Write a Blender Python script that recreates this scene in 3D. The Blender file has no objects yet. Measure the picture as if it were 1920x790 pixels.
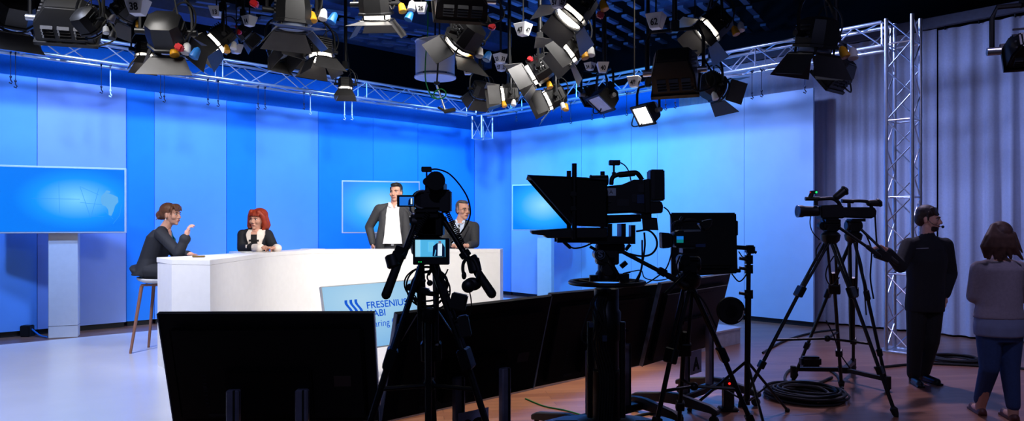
import bpy, bmesh, math, random
from mathutils import Vector, Matrix
from mathutils.bvhtree import BVHTree
random.seed(7)
C = bpy.context.scene.collection
F, CX, HY, EYE = 1333.0, 960.0, 422.0, 1.6
PI = math.pi
def V(*a): return Vector(a)
def U(px, py, Y, d=0.0):                # picture position at distance Y -> world; d moves it straight back
    return Vector(((px-CX)*Y/F, Y+d, EYE-(py-HY)*Y/F))
def UP(px, py, Y, d=0.):               # the same, keeping the picture position when moved back by d
    return U(px, py, Y+d)
# ------------------------------------------------------------------ materials
MATS = {}
def lin(c):
    return tuple((x/12.92 if x <= .04045 else ((x+.055)/1.055)**2.4) for x in c)
def mat(name, col, rough=.6, metal=0., emit=0., ecol=None, var=.12, scale=14., bump=0., spec=.5, coat=0.):
    if name in MATS: return MATS[name]
    m = bpy.data.materials.new(name); m.use_nodes = True
    n = m.node_tree.nodes; l = m.node_tree.links
    b = n['Principled BSDF']
    b.inputs['Roughness'].default_value = rough; b.inputs['Metallic'].default_value = metal
    b.inputs['Specular IOR Level'].default_value = spec
    b.inputs['Coat Weight'].default_value = coat
    c = lin(col)
    tc = n.new('ShaderNodeTexCoord'); nz = n.new('ShaderNodeTexNoise'); nz.inputs['Scale'].default_value = scale
    nz.inputs['Detail'].default_value = 4
    l.new(tc.outputs['Object'], nz.inputs['Vector'])
    r = n.new('ShaderNodeValToRGB')
    r.color_ramp.elements[0].color = tuple(x*(1-var) for x in c)+(1,)
    r.color_ramp.elements[1].color = tuple(min(1, x*(1+var)) for x in c)+(1,)
    r.color_ramp.elements[0].position = .3; r.color_ramp.elements[1].position = .7
    l.new(nz.outputs['Fac'], r.inputs['Fac']); l.new(r.outputs['Color'], b.inputs['Base Color'])
    if bump:
        bp = n.new('ShaderNodeBump'); bp.inputs['Strength'].default_value = bump; bp.inputs['Distance'].default_value = .01
        l.new(nz.outputs['Fac'], bp.inputs['Height']); l.new(bp.outputs['Normal'], b.inputs['Normal'])
    if emit:
        b.inputs['Emission Color'].default_value = lin(ecol or col)+(1,); b.inputs['Emission Strength'].default_value = emit
    MATS[name] = m
    return m
# ------------------------------------------------------------------ mesh builder (world coordinates)
ROOTINV = {}
def frame(d, up=(0, 0, 1)):
    d = Vector(d).normalized(); up = Vector(up)
    x = d.cross(up)
    if x.length < 1e-4: x = d.cross(Vector((0, 1, 0)))
    x.normalize(); z = x.cross(d)
    return x, d, z
class MB:
    def __init__(s): s.bm = bmesh.new()
    def face(s, pts):
        return s.bm.faces.new([s.bm.verts.new(p) for p in pts])
    def box(s, c, size, M=None):
        c = Vector(c); hx, hy, hz = [x/2 for x in size]
        vs = []
        for x, y, z in ((-1,-1,-1),(1,-1,-1),(1,1,-1),(-1,1,-1),(-1,-1,1),(1,-1,1),(1,1,1),(-1,1,1)):
            p = Vector((x*hx, y*hy, z*hz))
            if M is not None: p = M @ p
            vs.append(s.bm.verts.new(c+p))
        for f in ((0,3,2,1),(4,5,6,7),(0,1,5,4),(1,2,6,5),(2,3,7,6),(3,0,4,7)):
            s.bm.faces.new([vs[i] for i in f])
        return s
    def hexa(s, p):
        vs = [s.bm.verts.new(q) for q in p]
        for f in ((0,3,2,1),(4,5,6,7),(0,1,5,4),(1,2,6,5),(2,3,7,6),(3,0,4,7)):
            s.bm.faces.new([vs[i] for i in f])
        return s
    def rings(s, R, cap=True, closed=False):
        vr = [[s.bm.verts.new(p) for p in r] for r in R]
        n = len(vr[0])
        for i in range(len(vr)-(0 if closed else 1)):
            a, b = vr[i], vr[(i+1) % len(vr)]
            for k in range(n):
                s.bm.faces.new((a[k], a[(k+1) % n], b[(k+1) % n], b[k]))
        if cap and not closed:
            s.bm.faces.new(vr[0][::-1]); s.bm.faces.new(vr[-1])
        return s
    def cyl(s, p0, p1, r0, r1=None, seg=14):
        p0, p1 = Vector(p0), Vector(p1); r1 = r0 if r1 is None else r1
        x, d, z = frame(p1-p0)
        R = []
        for p, r in ((p0, r0), (p1, r1)):
            R.append([p+x*(r*math.cos(2*PI*k/seg))+z*(r*math.sin(2*PI*k/seg)) for k in range(seg)])
        return s.rings(R)
    def beam(s, p0, p1, w, h, up=(0, 0, 1)):
        p0, p1 = Vector(p0), Vector(p1); x, d, z = frame(p1-p0, up)
        R = [[p+x*(a*w/2)+z*(b*h/2) for a, b in ((-1,-1),(1,-1),(1,1),(-1,1))] for p in (p0, p1)]
        return s.rings(R)
    def tube(s, pts, r, seg=8, closed=False):
        pts = [Vector(p) for p in pts]; n = len(pts); R = []
        px = None
        for i, p in enumerate(pts):
            a = pts[i-1] if (i or closed) else pts[0]; b = pts[(i+1) % n] if (i < n-1 or closed) else pts[-1]
            d = (b-a)
            if d.length < 1e-9: d = Vector((0, 0, 1))
            d.normalize()
            if px is None: x, _, z = frame(d)
            else:
                x = px-d*px.dot(d)
                if x.length < 1e-5: x = frame(d)[0]
                x.normalize(); z = x.cross(d)
            px = x
            rr = r[i] if isinstance(r, (list, tuple)) else r
            R.append([p+x*(rr*math.cos(2*PI*k/seg))+z*(rr*math.sin(2*PI*k/seg)) for k in range(seg)])
        return s.rings(R, closed=closed)
    def prism(s, pts, ext):
        pts = [Vector(p) for p in pts]; ext = Vector(ext)
        return s.rings([pts, [p+ext for p in pts]])
    def sphere(s, c, r, M=None, seg=16, rn=10):
        c = Vector(c)
        if not isinstance(r, (tuple, list, Vector)): r = (r, r, r)
        R = []
        for i in range(1, rn):
            t = PI*i/rn
            ring = []
            for k in range(seg):
                a = 2*PI*k/seg
                p = Vector((r[0]*math.sin(t)*math.cos(a), r[1]*math.sin(t)*math.sin(a), r[2]*math.cos(t)))
                ring.append(c+(M @ p if M is not None else p))
            R.append(ring)
        vr = [[s.bm.verts.new(p) for p in q] for q in R]
        for a, b in zip(vr, vr[1:]):
            for k in range(seg): s.bm.faces.new((a[k], b[k], b[(k+1) % seg], a[(k+1) % seg]))
        tp = Vector((0, 0, r[2])); 
        if M is not None: tp = M @ tp
        t = s.bm.verts.new(c+tp); bt = s.bm.verts.new(c-tp)
        for k in range(seg):
            s.bm.faces.new((t, vr[0][k], vr[0][(k+1) % seg])); s.bm.faces.new((bt, vr[-1][(k+1) % seg], vr[-1][k]))
        return s
    def cap(s, p0, p1, r0, r1=None, seg=12):           # tapered capsule
        p0, p1 = Vector(p0), Vector(p1); r1 = r0 if r1 is None else r1
        d = p1-p0; L = max(d.length, 1e-5); d.normalize()
        ts = []
        for a in (-80, -55, -25): ts.append((p0+d*(r0*math.sin(math.radians(a))), r0*math.cos(math.radians(a))))
        n = 4
        for i in range(n+1): ts.append((p0+d*(L*i/n), r0+(r1-r0)*i/n))
        for a in (25, 55, 80): ts.append((p1+d*(r1*math.sin(math.radians(a))), r1*math.cos(math.radians(a))))
        x, _, z = frame(d)
        return s.rings([[p+x*(r*math.cos(2*PI*k/seg))+z*(r*math.sin(2*PI*k/seg)) for k in range(seg)] for p, r in ts])
    def chain(s, ps, rs):
        for a, b, r0, r1 in zip(ps, ps[1:], rs, rs[1:]): s.cap(a, b, r0, r1)
        return s
    def loft(s, secs, R, Fw, seg=24):                  # [(centre, rx, ry)] ellipses spanned by R and Fw
        R, Fw = Vector(R), Vector(Fw)
        return s.rings([[Vector(c)+R*(a*math.cos(2*PI*k/seg))+Fw*(b*math.sin(2*PI*k/seg)) for k in range(seg)] for c, a, b in secs])
    def lathe(s, prof, p0, axis, seg=20):
        p0 = Vector(p0); x, d, z = frame(axis)
        return s.rings([[p0+d*h+x*(r*math.cos(2*PI*k/seg))+z*(r*math.sin(2*PI*k/seg)) for k in range(seg)] for r, h in prof])
    def ring(s, c, R, r, normal=(0, 0, 1), seg=28, tseg=8, a0=0, a1=2*PI, ry=None):
        x, d, z = frame(normal); ry = ry or R
        full = abs(a1-a0-2*PI) < 1e-6
        n = seg if full else seg+1
        pts = [Vector(c)+x*(R*math.cos(a0+(a1-a0)*k/seg))+z*(ry*math.sin(a0+(a1-a0)*k/seg)) for k in range(n)]
        return s.tube(pts, r, tseg, closed=full)
    def bevel(s, w, seg=2, ang=35):
        bmesh.ops.remove_doubles(s.bm, verts=s.bm.verts, dist=1e-6)
        es = [e for e in s.bm.edges if len(e.link_faces) == 2 and e.calc_face_angle(0) > math.radians(ang)]
        bmesh.ops.bevel(s.bm, geom=es, offset=w, segments=seg, affect='EDGES', clamp_overlap=True)
        return s
    def mesh(s):
        bmesh.ops.recalc_face_normals(s.bm, faces=s.bm.faces)
        me = bpy.data.meshes.new('m'); s.bm.to_mesh(me); s.bm.free()
        return me
    def build(s, name, m, parent=None, smooth=40, label=None):
        return put(name, s.mesh(), m, parent, smooth, label)
def put(name, me, m, parent=None, smooth=40, label=None):
    if smooth:
        for p in me.polygons: p.use_smooth = True
        me.set_sharp_from_angle(angle=math.radians(smooth))
    me.materials.clear(); me.materials.append(m)
    o = bpy.data.objects.new(name, me); C.objects.link(o); me.name = name
    if parent is None:
        zs = [v.co.z for v in me.vertices]; xs = [v.co.x for v in me.vertices]; ys = [v.co.y for v in me.vertices]
        c = Vector(((min(xs)+max(xs))/2, (min(ys)+max(ys))/2, min(zs)))
        me.transform(Matrix.Translation(-c)); o.location = c; ROOTINV[o.name] = Matrix.Translation(-c)
    else:
        inv = ROOTINV[parent.name]; me.transform(inv); o.parent = parent; ROOTINV[o.name] = inv
    if label: o['label'] = label
    return o
def thing(name, label, cat, loc, group=None, rz=0.):
    o = bpy.data.objects.new(name, None); C.objects.link(o); o.empty_display_size = .1
    o.location = loc; o.rotation_euler = (0, 0, rz)
    ROOTINV[o.name] = (Matrix.Translation(Vector(loc)) @ Matrix.Rotation(rz, 4, 'Z')).inverted()
    return tag(o, label, cat, group)
def tag(o, label, cat, group=None, kind=None):
    o['label'] = label; o['category'] = cat
    if group: o['group'] = group
    if kind: o['kind'] = kind
    return o
def struct(o): o['kind'] = 'structure'; return o
def remesh(mb, voxel, it=3, fac=.5):
    me = mb.mesh(); ob = bpy.data.objects.new('tmp', me); C.objects.link(ob)
    r = ob.modifiers.new('r', 'REMESH'); r.mode = 'VOXEL'; r.voxel_size = voxel; r.adaptivity = 0
    if it:
        sm = ob.modifiers.new('s', 'SMOOTH'); sm.factor = fac; sm.iterations = it
    dg = bpy.context.evaluated_depsgraph_get(); dg.update()
    out = bpy.data.meshes.new_from_object(ob.evaluated_get(dg))
    bpy.data.objects.remove(ob); bpy.data.meshes.remove(me)
    return out
def text_mesh(body, size, M, depth=.002, bold=0., xs=1., align='CENTER'):   # flat lettering mesh; M maps local x,y,z to world
    cu = bpy.data.curves.new('t', 'FONT'); cu.body = body; cu.size = size; cu.extrude = depth; cu.align_x = align; cu.align_y = 'CENTER'
    cu.offset = bold
    ob = bpy.data.objects.new('tmp', cu); C.objects.link(ob)
    dg = bpy.context.evaluated_depsgraph_get(); dg.update()
    me = bpy.data.meshes.new_from_object(ob.evaluated_get(dg))
    bpy.data.objects.remove(ob)
    me.transform(M @ Matrix.Diagonal((xs, 1, 1, 1)))
    return me
def axes(o, x, y, z):                   # 4x4 from origin and three axes
    return Matrix(((x[0], y[0], z[0], o[0]), (x[1], y[1], z[1], o[1]), (x[2], y[2], z[2], o[2]), (0, 0, 0, 1)))
def wire(pts, n=8):                     # smooth curve through points (Catmull-Rom)
    pts = [Vector(p) for p in pts]; out = []
    P = [pts[0]*2-pts[1]]+pts+[pts[-1]*2-pts[-2]]
    for i in range(1, len(P)-2):
        a, b, c, d = P[i-1:i+3]
        for k in range(n):
            t = k/n
            out.append(.5*((2*b)+(c-a)*t+(2*a-5*b+4*c-d)*t*t+(3*b-a-3*c+d)*t**3))
    out.append(pts[-1]); return out
# ------------------------------------------------------------------ palette
BLK = mat('black_plastic', (.055, .058, .068), .5)
BLK2 = mat('matt_black_metal', (.06, .062, .072), .42, .3)
RUB = mat('black_rubber', (.045, .046, .052), .7)
DGR = mat('dark_grey_paint', (.15, .15, .17), .5)
GRY = mat('grey_column_paint', (.34, .33, .37), .5)
ALU = mat('aluminium', (.78, .79, .82), .32, .9, var=.06)
WHT = mat('white_lacquer', (.93, .92, .91), .35, var=.02)
WHP = mat('white_plastic', (.86, .86, .86), .45, var=.04)
PAP = mat('white_paper', (.85, .85, .85), .8, var=.03)
YEL = mat('yellow_plastic', (.85, .6, .1), .4)
RED = mat('red_plastic', (.75, .06, .1), .4)
BLU = mat('blue_plastic', (.1, .4, .7), .4)
INK = mat('black_ink', (.05, .05, .06), .7)
# ================================================================== setting
DL = Vector((-.73, -.684, 0)).normalized(); DR = Vector((.684, -.73, 0)).normalized()   # along left / right wall, away from the corner
CORNER = Vector((-.37, 16.5, 0))
# floor: glossy planks
m = bpy.data.materials.new('wood_floor'); m.use_nodes = True
n, l = m.node_tree.nodes, m.node_tree.links; b = n['Principled BSDF']
tc = n.new('ShaderNodeTexCoord'); mp = n.new('ShaderNodeMapping'); mp.inputs['Rotation'].default_value = (0, 0, math.radians(-8))
br = n.new('ShaderNodeTexBrick'); br.inputs['Scale'].default_value = 1.0; br.inputs['Brick Width'].default_value = 1.6; br.inputs['Row Height'].default_value = .11
br.inputs['Mortar Size'].default_value = .0025; br.inputs['Mortar Smooth'].default_value = .2; br.offset = .37
br.inputs['Color1'].default_value = lin((.66, .46, .36))+(1,); br.inputs['Color2'].default_value = lin((.56, .37, .29))+(1,); br.inputs['Mortar'].default_value = lin((.34, .22, .18))+(1,)
nz = n.new('ShaderNodeTexNoise'); nz.inputs['Scale'].default_value = 3; nz.inputs['Detail'].default_value = 8
mp2 = n.new('ShaderNodeMapping'); mp2.inputs['Scale'].default_value = (1, 14, 1)
l.new(tc.outputs['Object'], mp.inputs['Vector']); l.new(mp.outputs['Vector'], br.inputs['Vector'])
l.new(mp.outputs['Vector'], mp2.inputs['Vector']); l.new(mp2.outputs['Vector'], nz.inputs['Vector'])
mx = n.new('ShaderNodeMix'); mx.data_type = 'RGBA'; mx.blend_type = 'MULTIPLY'; mx.inputs['Factor'].default_value = .45
l.new(br.outputs['Color'], mx.inputs[6]); l.new(nz.outputs['Fac'], mx.inputs[7]); l.new(mx.outputs[2], b.inputs['Base Color'])
b.inputs['Roughness'].default_value = .3
bp = n.new('ShaderNodeBump'); bp.inputs['Strength'].default_value = .08; bp.inputs['Distance'].default_value = .01
l.new(nz.outputs['Fac'], bp.inputs['Height']); l.new(bp.outputs['Normal'], b.inputs['Normal'])
WOOD = m
ZC = 6.3
struct(MB().box((-1, 9, -.05), (34, 34, .1)).build('floor', WOOD, smooth=0))
DARK = mat('dark_studio_paint', (.055, .06, .085), .8)
struct(MB().box((-1, 9, ZC+.05), (34, 34, .1)).build('ceiling', DARK, smooth=0))
for nm, (p0, p1) in {'wall_left': (CORNER+V(-.9, 2.2, 0)+DR*1.0-DL*4, CORNER+V(-.9, 2.2, 0)+DR*1.0+DL*14 if False else CORNER+V(-1.2, 2.6, 0)+DL*15),
                     'wall_right': (CORNER+V(2.2, 2.2, 0)-DR*4, CORNER+V(2.2, 2.2, 0)+DR*14)}.items():
    if nm == 'wall_left': p0 = CORNER+V(-1.2, 2.6, 0)-DL*6
    struct(MB().beam(p0+V(0, 0, ZC/2), p1+V(0, 0, ZC/2), .2, ZC).build(nm, DARK, smooth=0))
# ceiling beams, rails and the louvre grid
BEAM = mat('blue_grey_beam', (.3, .36, .5), .55)
k = 0
def trim(mb, m=BEAM):
    global k; k += 1
    return struct(mb.build('trim_%d' % k, m, smooth=0))
trim(MB().beam(V(-4.2, 12.2, 5.75), V(-.2, 16.2, 5.75), .55, .3))
trim(MB().beam(V(-4.6, 13.8, 5.6), V(-.6, 17.6, 5.6), .3, .3))
trim(MB().beam(V(-7.0, 9.4, 5.0), V(-4.6, 11.6, 5.0), .45, .3))
trim(MB().beam(V(.4, 13.8, 5.9), V(4.6, 11.8, 5.9), .4, .25))
trim(MB().beam(V(2.6, 13.4, 5.7), V(6.2, 9.6, 5.7), .35, .25))
GRID = mat('louvre_metal', (.38, .42, .52), .5, .2)
def louvres(org, na, nb, d1, d2, z):
    mb = MB()
    for i in range(na):
        for j in range(nb):
            p = Vector(org)+Vector(d1)*(i*.62)+Vector(d2)*(j*.34)
            q = p+Vector(d1)*(.42+.06*((i*7+j*3) % 3))
            mb.beam(p+V(0, 0, z), q+V(0, 0, z+.03), .1, .045)
    return mb
g1 = V(.5, .866, 0); g2 = V(.866, -.5, 0)
trim(louvres(V(-1.0, 11.6, 0), 8, 13, g1, g2, 5.35), GRID)
trim(louvres(V(-5.2, 12.2, 0), 7, 6, V(.75, .66, 0), V(.9, -.3, 0), 5.25), GRID)
trim(louvres(V(-6.4, 10.6, 0), 4, 5, V(.75, .66, 0), V(.9, -.3, 0), 4.95), GRID)
for s in range(5):   # grid pipes
    trim(MB().cyl(V(-6+s*.2, 5.2+s*1.7, 5.95), V(7, 5.2+s*1.7, 5.95), .03), BLK2)
# ------------------------------------------------------------------ backdrop curtain (full height, behind the flats)
def cloth_mat(name, col, var=.05):
    return mat(name, col, .85, var=var, scale=40, spec=.2)
CURT_B = cloth_mat('blue_lit_drape', (.16, .56, .95))  # blue wash light put into the cloth colour
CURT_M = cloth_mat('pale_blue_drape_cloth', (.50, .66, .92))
CURT_G = cloth_mat('grey_white_drape', (.74, .74, .79))
def drape(name, p0, p1, z0, z1, amp, wl, m, parent=None, seedv=0, sharp=False):
    rnd = random.Random(seedv); d = p1-p0; L = d.length; d.normalize(); nrm = V(-d.y, d.x, 0)
    if nrm.y > 0: nrm = -nrm
    N = int(L/.028); mb = MB(); ph = [rnd.uniform(0, 6.28) for _ in range(4)]
    rows = 14; R = []
    for j in range(rows+1):
        t = j/rows; z = z0+(z1-z0)*t; row = []
        for i in range(N+1):
            s = i*L/N
            a = math.sin(2*PI*s/wl+ph[0]+.9*math.sin(s*1.7+ph[1])+.25*math.sin(t*3+ph[3]))
            a = math.copysign(abs(a)**.75, a)
            a2 = math.sin(2*PI*s/(wl*.43)+ph[2])*.3*(1-.5*t)
            am = amp*(1-.55*t**3)*(.75+.35*math.sin(s*2.3+ph[3]))
            row.append(p0+d*s+nrm*(am*(a+a2))+V(0, 0, z))
        R.append(row)
    vr = [[mb.bm.verts.new(p) for p in r] for r in R]
    for a, b_ in zip(vr, vr[1:]):
        for i in range(N): mb.bm.faces.new((a[i], a[i+1], b_[i+1], b_[i]))
    return mb.build(name, m, parent, smooth=180)
BACK = .55
cb = CORNER+V(0, 1, 0)*BACK*1.4
def on(d, t, back=0.):                     # point t metres from the corner along a wall, moved back from the flats
    nrm = V(-d.y, d.x, 0)
    if nrm.y < 0: nrm = -nrm
    return CORNER+d*t+nrm*back
o = drape('backdrop_drape', on(DL, -.6, BACK), on(DL, 12.5, BACK), .03, 4.45, .012, .9, CURT_B, None, 3)
tag(o, 'smooth blue-lit drape rising behind the left run of backdrop flats', 'curtain')
o = drape('backdrop_drape', on(DR, -.56, BACK), on(DR, 4.6, BACK), .03, 4.45, .012, .8, CURT_B, None, 4)
tag(o, 'blue-lit drape above the right-hand flats beside the back corner', 'curtain')
o = drape('backdrop_drape', on(DR, 4.6, BACK), on(DR, 8.98, BACK), .03, 4.45, .035, .17, CURT_G, None, 5)
tag(o, 'lilac pleated drape hanging behind the aluminium truss tower', 'curtain')
tcu = thing('stage_curtain', 'pale grey pleated curtain on a ceiling rail behind the two standing crew', 'curtain', on(DR, 11, BACK))
drape('cloth', on(DR, 9.0, BACK-.02), on(DR, 14.5, BACK-.02), .03, 4.42, .055, .23, CURT_G, tcu, 9)
MB().beam(on(DR, 5.0, BACK-.1)+V(0, 0, 4.52), on(DR, 14.5, BACK-.1)+V(0, 0, 4.52), .1, .14).build('curtain_rail', GRY, tcu, 0)
for i in range(13):
    p = on(DR, 9.1+i*.42, BACK-.06)+V(0, 0, 4.4)
    MB().cyl(p, p+V(0, 0, .07), .012, seg=8).build('hook', BLK2, tcu, 30)
# ------------------------------------------------------------------ backdrop flats
FB = mat('blue_lit_flat', (.09, .57, .97), .62, var=.03, scale=3)  # white flats; blue light and white spill painted in as deep to pale tones
FM = mat('mid_blue_lit_flat', (.42, .67, .97), .62, var=.03, scale=3)
FP = mat('pale_spill_lit_flat', (.60, .70, .93), .62, var=.03, scale=3); FP2 = mat('pale_grey_flat_paint', (.72, .85, .97), .62, var=.03, scale=3)
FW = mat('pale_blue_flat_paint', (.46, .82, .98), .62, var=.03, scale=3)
def tpx(d, px, back=0.):                    # distance along a wall seen at picture column px
    a = (px-CX)/F; q = on(d, 0, back)
    return (a*q.y-q.x)/(d.x-a*d.y)
HF = 3.74
def flat(d, xa, xb, m, label, fwd=0.0, h=HF):
    a, b_ = tpx(d, xa, -fwd), tpx(d, xb, -fwd)
    if a > b_: a, b_ = b_, a
    a += .004; b_ -= .004
    t = thing('backdrop_flat', label, 'backdrop panel', on(d, (a+b_)/2, .03-fwd), 'backdrop flats of the set')
    MB().beam(on(d, a, .03-fwd)+V(0, 0, h/2+.04), on(d, b_, .03-fwd)+V(0, 0, h/2+.04), .05, h-.08).build('panel', m, t, 0)
    MB().beam(on(d, a+.02, .06-fwd)+V(0, 0, .05), on(d, b_-.02, .06-fwd)+V(0, 0, .05), .05, .1).build('base_rail', BLK, t, 0)
    return t
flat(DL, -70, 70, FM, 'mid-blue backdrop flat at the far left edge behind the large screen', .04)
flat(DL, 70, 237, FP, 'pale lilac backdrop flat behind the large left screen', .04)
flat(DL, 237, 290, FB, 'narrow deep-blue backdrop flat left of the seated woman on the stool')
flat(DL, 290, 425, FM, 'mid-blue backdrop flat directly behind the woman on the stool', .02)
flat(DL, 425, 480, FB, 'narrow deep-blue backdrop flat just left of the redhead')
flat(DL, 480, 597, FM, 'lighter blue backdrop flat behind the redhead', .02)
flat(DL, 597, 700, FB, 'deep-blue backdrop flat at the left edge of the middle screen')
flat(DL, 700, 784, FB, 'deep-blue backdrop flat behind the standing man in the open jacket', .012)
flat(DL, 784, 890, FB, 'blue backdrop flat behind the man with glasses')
# curved corner piece
t = thing('backdrop_flat', 'concave curved corner flat joining the left and right backdrops', 'backdrop panel', CORNER, 'backdrop flats of the set')
a0 = tpx(DL, 890); a1 = tpx(DR, 958)
pa, pb = on(DL, a0), on(DR, a1); R = []
cpt = CORNER+V(0, .1, 0)
arc = [((1-s)**2)*pa+2*s*(1-s)*cpt+s*s*pb for s in [i/12 for i in range(13)]]
mb = MB(); 
for z in (.08, HF):
    R.append([p+V(0, 0, z) for p in arc]+[p+V(0, .05, z) for p in reversed(arc)])
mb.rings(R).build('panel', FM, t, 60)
mb = MB(); mb.rings([[p+V(0, .03, z) for p in arc]+[p+V(0, .07, z) for p in reversed(arc)] for z in (0, .1)]).build('base_rail', BLK, t, 60)
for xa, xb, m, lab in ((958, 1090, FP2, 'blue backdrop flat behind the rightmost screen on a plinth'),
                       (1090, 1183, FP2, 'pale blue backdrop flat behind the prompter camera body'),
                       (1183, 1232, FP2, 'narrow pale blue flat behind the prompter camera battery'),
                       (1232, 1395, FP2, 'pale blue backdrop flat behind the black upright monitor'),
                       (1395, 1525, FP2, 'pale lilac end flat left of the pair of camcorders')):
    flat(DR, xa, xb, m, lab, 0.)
# ------------------------------------------------------------------ platform
PLAT = mat('white_vinyl_stage', (.80, .80, .83), .22, var=.03, scale=2)
PZ = .22
c1 = V(-.2, 13.5, 0); c2 = V(3.1, 9.6, 0); c3 = c2+DL*11; c4 = c1+DL*12
t = thing('stage_platform', 'low white glossy stage platform under the desk', 'platform', V(-3, 8, 0))
MB().prism([p+V(0, 0, PZ-.02) for p in (c1, c2, c3, c4)], (0, 0, .02)).build('deck', PLAT, t, 0)
MB().prism([p+V(0, 0, 0)+((V(-3, 8, 0)-p).normalized()*.02) for p in (c1, c2, c3, c4)], (0, 0, PZ-.02)).build('riser', mat('platform_riser', (.7, .7, .73), .5), t, 0)
# ------------------------------------------------------------------ desk
DZ = 1.28
poly = [(-3.50, 7.0), (-3.16, 6.6), (-2.76, 6.5), (-2.83, 8.3), (-2.57, 9.15), (-.155, 9.33), (-.12, 9.62), (-2.72, 9.5), (-3.05, 8.6), (-3.1, 8.2), (-3.35, 7.3)]
t = thing('presenter_desk', 'long white faceted presenter desk on the stage', 'desk', V(-2.2, 8.4, PZ))
MB().prism([V(x, y, DZ-.05) for x, y in poly], (0, 0, .05)).bevel(.004, 1).build('desktop', WHT, t, 30)
cx_, cy_ = -2.3, 9.0
inner = [(x+.01*(1 if i in (0, 8, 9, 10) else 0), y) for i, (x, y) in enumerate(poly)]
MB().prism([V(x, y, PZ) for x, y in inner], (0, 0, DZ-.05-PZ)).build('front_panels', WHT, t, 20)
o = MB().box((0, 0, 0), (.12, .05, .018), Matrix.Rotation(.3, 3, 'Z')).bevel(.006).mesh(); o.transform(Matrix.Translation(U(371, 481, 6.95)+V(0, .02, .012)))
p = U(371, 481.5, 7.0); 
for v in o.vertices: pass
o = put('recorder', o, mat('bronze_plastic', (.45, .36, .16), .4)); o.location.z = DZ+.001
tag(o, 'small bronze handset lying on the desk in front of the seated woman', 'remote control')
def sheet(name, px, Y, w, d, label, h=.006):
    c = U(px, 470, Y); c.z = DZ+h/2+.001
    return tag(MB().box(c, (w, d, h), Matrix.Rotation(.15, 3, 'Z')).build(name, PAP, smooth=0), label, 'papers')
sheet('paper_pad', 452, 8.3, .24, .13, 'white notepad on the desk by the elbow of the redhead')
sheet('paper_sheet', 586, 9.33, .3, .12, 'loose white sheets on the desk right of the hands of the redhead')
# ------------------------------------------------------------------ branded screen in front of the desk
def panel_axes(yaw, tilt, roll=0.):
    c, s = math.cos(yaw), math.sin(yaw); Rr = V(c, s, 0); N = V(-s, c, 0)
    Up = V(0, 0, 1)*math.cos(tilt)-N*math.sin(tilt)
    cr, sr = math.cos(roll), math.sin(roll)
    R2 = Rr*cr+Up*sr; U2 = Up*cr-Rr*sr
    return R2, U2, R2.cross(U2)            # right, up, towards viewer
SB = mat('logo_blue', (.02, .30, .72), .5, emit=.9, ecol=(.02, .30, .72))
def grad_screen(name, stops, centre, radius, strength, sx=1., sy=1.):
    m = bpy.data.materials.new(name); m.use_nodes = True; n, l = m.node_tree.nodes, m.node_tree.links; b = n['Principled BSDF']
    tc = n.new('ShaderNodeTexCoord'); mp = n.new('ShaderNodeMapping'); mp.vector_type = 'POINT'
    mp.inputs['Location'].default_value = (-centre[0]*sx/radius, 0, -centre[1]*sy/radius); mp.inputs['Scale'].default_value = (sx/radius, 0, sy/radius)
    gr = n.new('ShaderNodeTexGradient'); gr.gradient_type = 'SPHERICAL'
    rp = n.new('ShaderNodeValToRGB'); e = rp.color_ramp.elements
    e[0].position, e[0].color = stops[0][0], lin(stops[0][1])+(1,); e[1].position, e[1].color = stops[-1][0], lin(stops[-1][1])+(1,)
    for p, c in stops[1:-1]:
        q = e.new(p); q.color = lin(c)+(1,)
    l.new(tc.outputs['Generated'], mp.inputs['Vector']); l.new(mp.outputs['Vector'], gr.inputs['Vector']); l.new(gr.outputs['Fac'], rp.inputs['Fac'])
    l.new(rp.outputs['Color'], b.inputs['Emission Color']); b.inputs['Emission Strength'].default_value = strength
    b.inputs['Base Color'].default_value = (.01, .01, .012, 1); b.inputs['Roughness'].default_value = .3
    return m
Rr, Uu, Nn = panel_axes(math.radians(35.9), math.radians(-15.7), math.radians(1.4)); ctr = V(-1.237, 6.523, .778); w, h = 1.0, .6
t = thing('logo_screen', 'tilted pale blue branded screen on the floor before the white desk', 'screen', V(-1.2, 6.6, PZ))
M3 = Matrix((Rr, -Nn, Uu)).transposed()
MB().box(ctr-Nn*.022, (w, .04, h), M3).bevel(.004, 1).build('housing', WHP, t, 30)
gm = grad_screen('logo_screen_glow', [(0, (.47, .72, .95)), (.6, (.64, .84, .98)), (1, (.74, .9, 1))], (.35, .75), 1.0, .85)
MB().box(ctr+Nn*.001, (w-.022, .004, h-.022), M3).build('display', gm, t, 0)
def scr(x, y, e=.004): return ctr+Rr*x+Uu*y+Nn*e       # metres on the screen from its centre
def S2(px, py):                                          # picture position -> screen plane coordinates
    d = V((px-CX)/F, 1, -(py-HY)/F); o_ = V(0, 0, EYE); tt = (ctr-o_).dot(Nn)/d.dot(Nn); q = o_+d*tt-ctr
    return q.dot(Rr), q.dot(Uu)
def tx(name, body, px0, px1, py, size, bold):
    x0, y0 = S2(px0, py); x1, _ = S2(px1, py)
    me = text_mesh(body, size, Matrix.Identity(4), .0005, bold)
    xs = [v.co.x for v in me.vertices]; wd = max(xs)-min(xs); me.transform(Matrix.Translation((-min(xs), 0, 0)))
    me.transform(Matrix.Diagonal(((x1-x0)/wd, 1, 1, 1))); me.transform(axes(scr(x0, y0, .0045), Rr, Uu, Nn))
    put(name, me, SB, t, 0)
tx('lettering', 'FRESENIUS', 687.5, 764, 574, .088, .0012)
tx('lettering', 'KABI', 689, 722.5, 590, .088, .0012)
tx('lettering', 'caring for life', 695, 773, 609, .088, 0)
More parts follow.
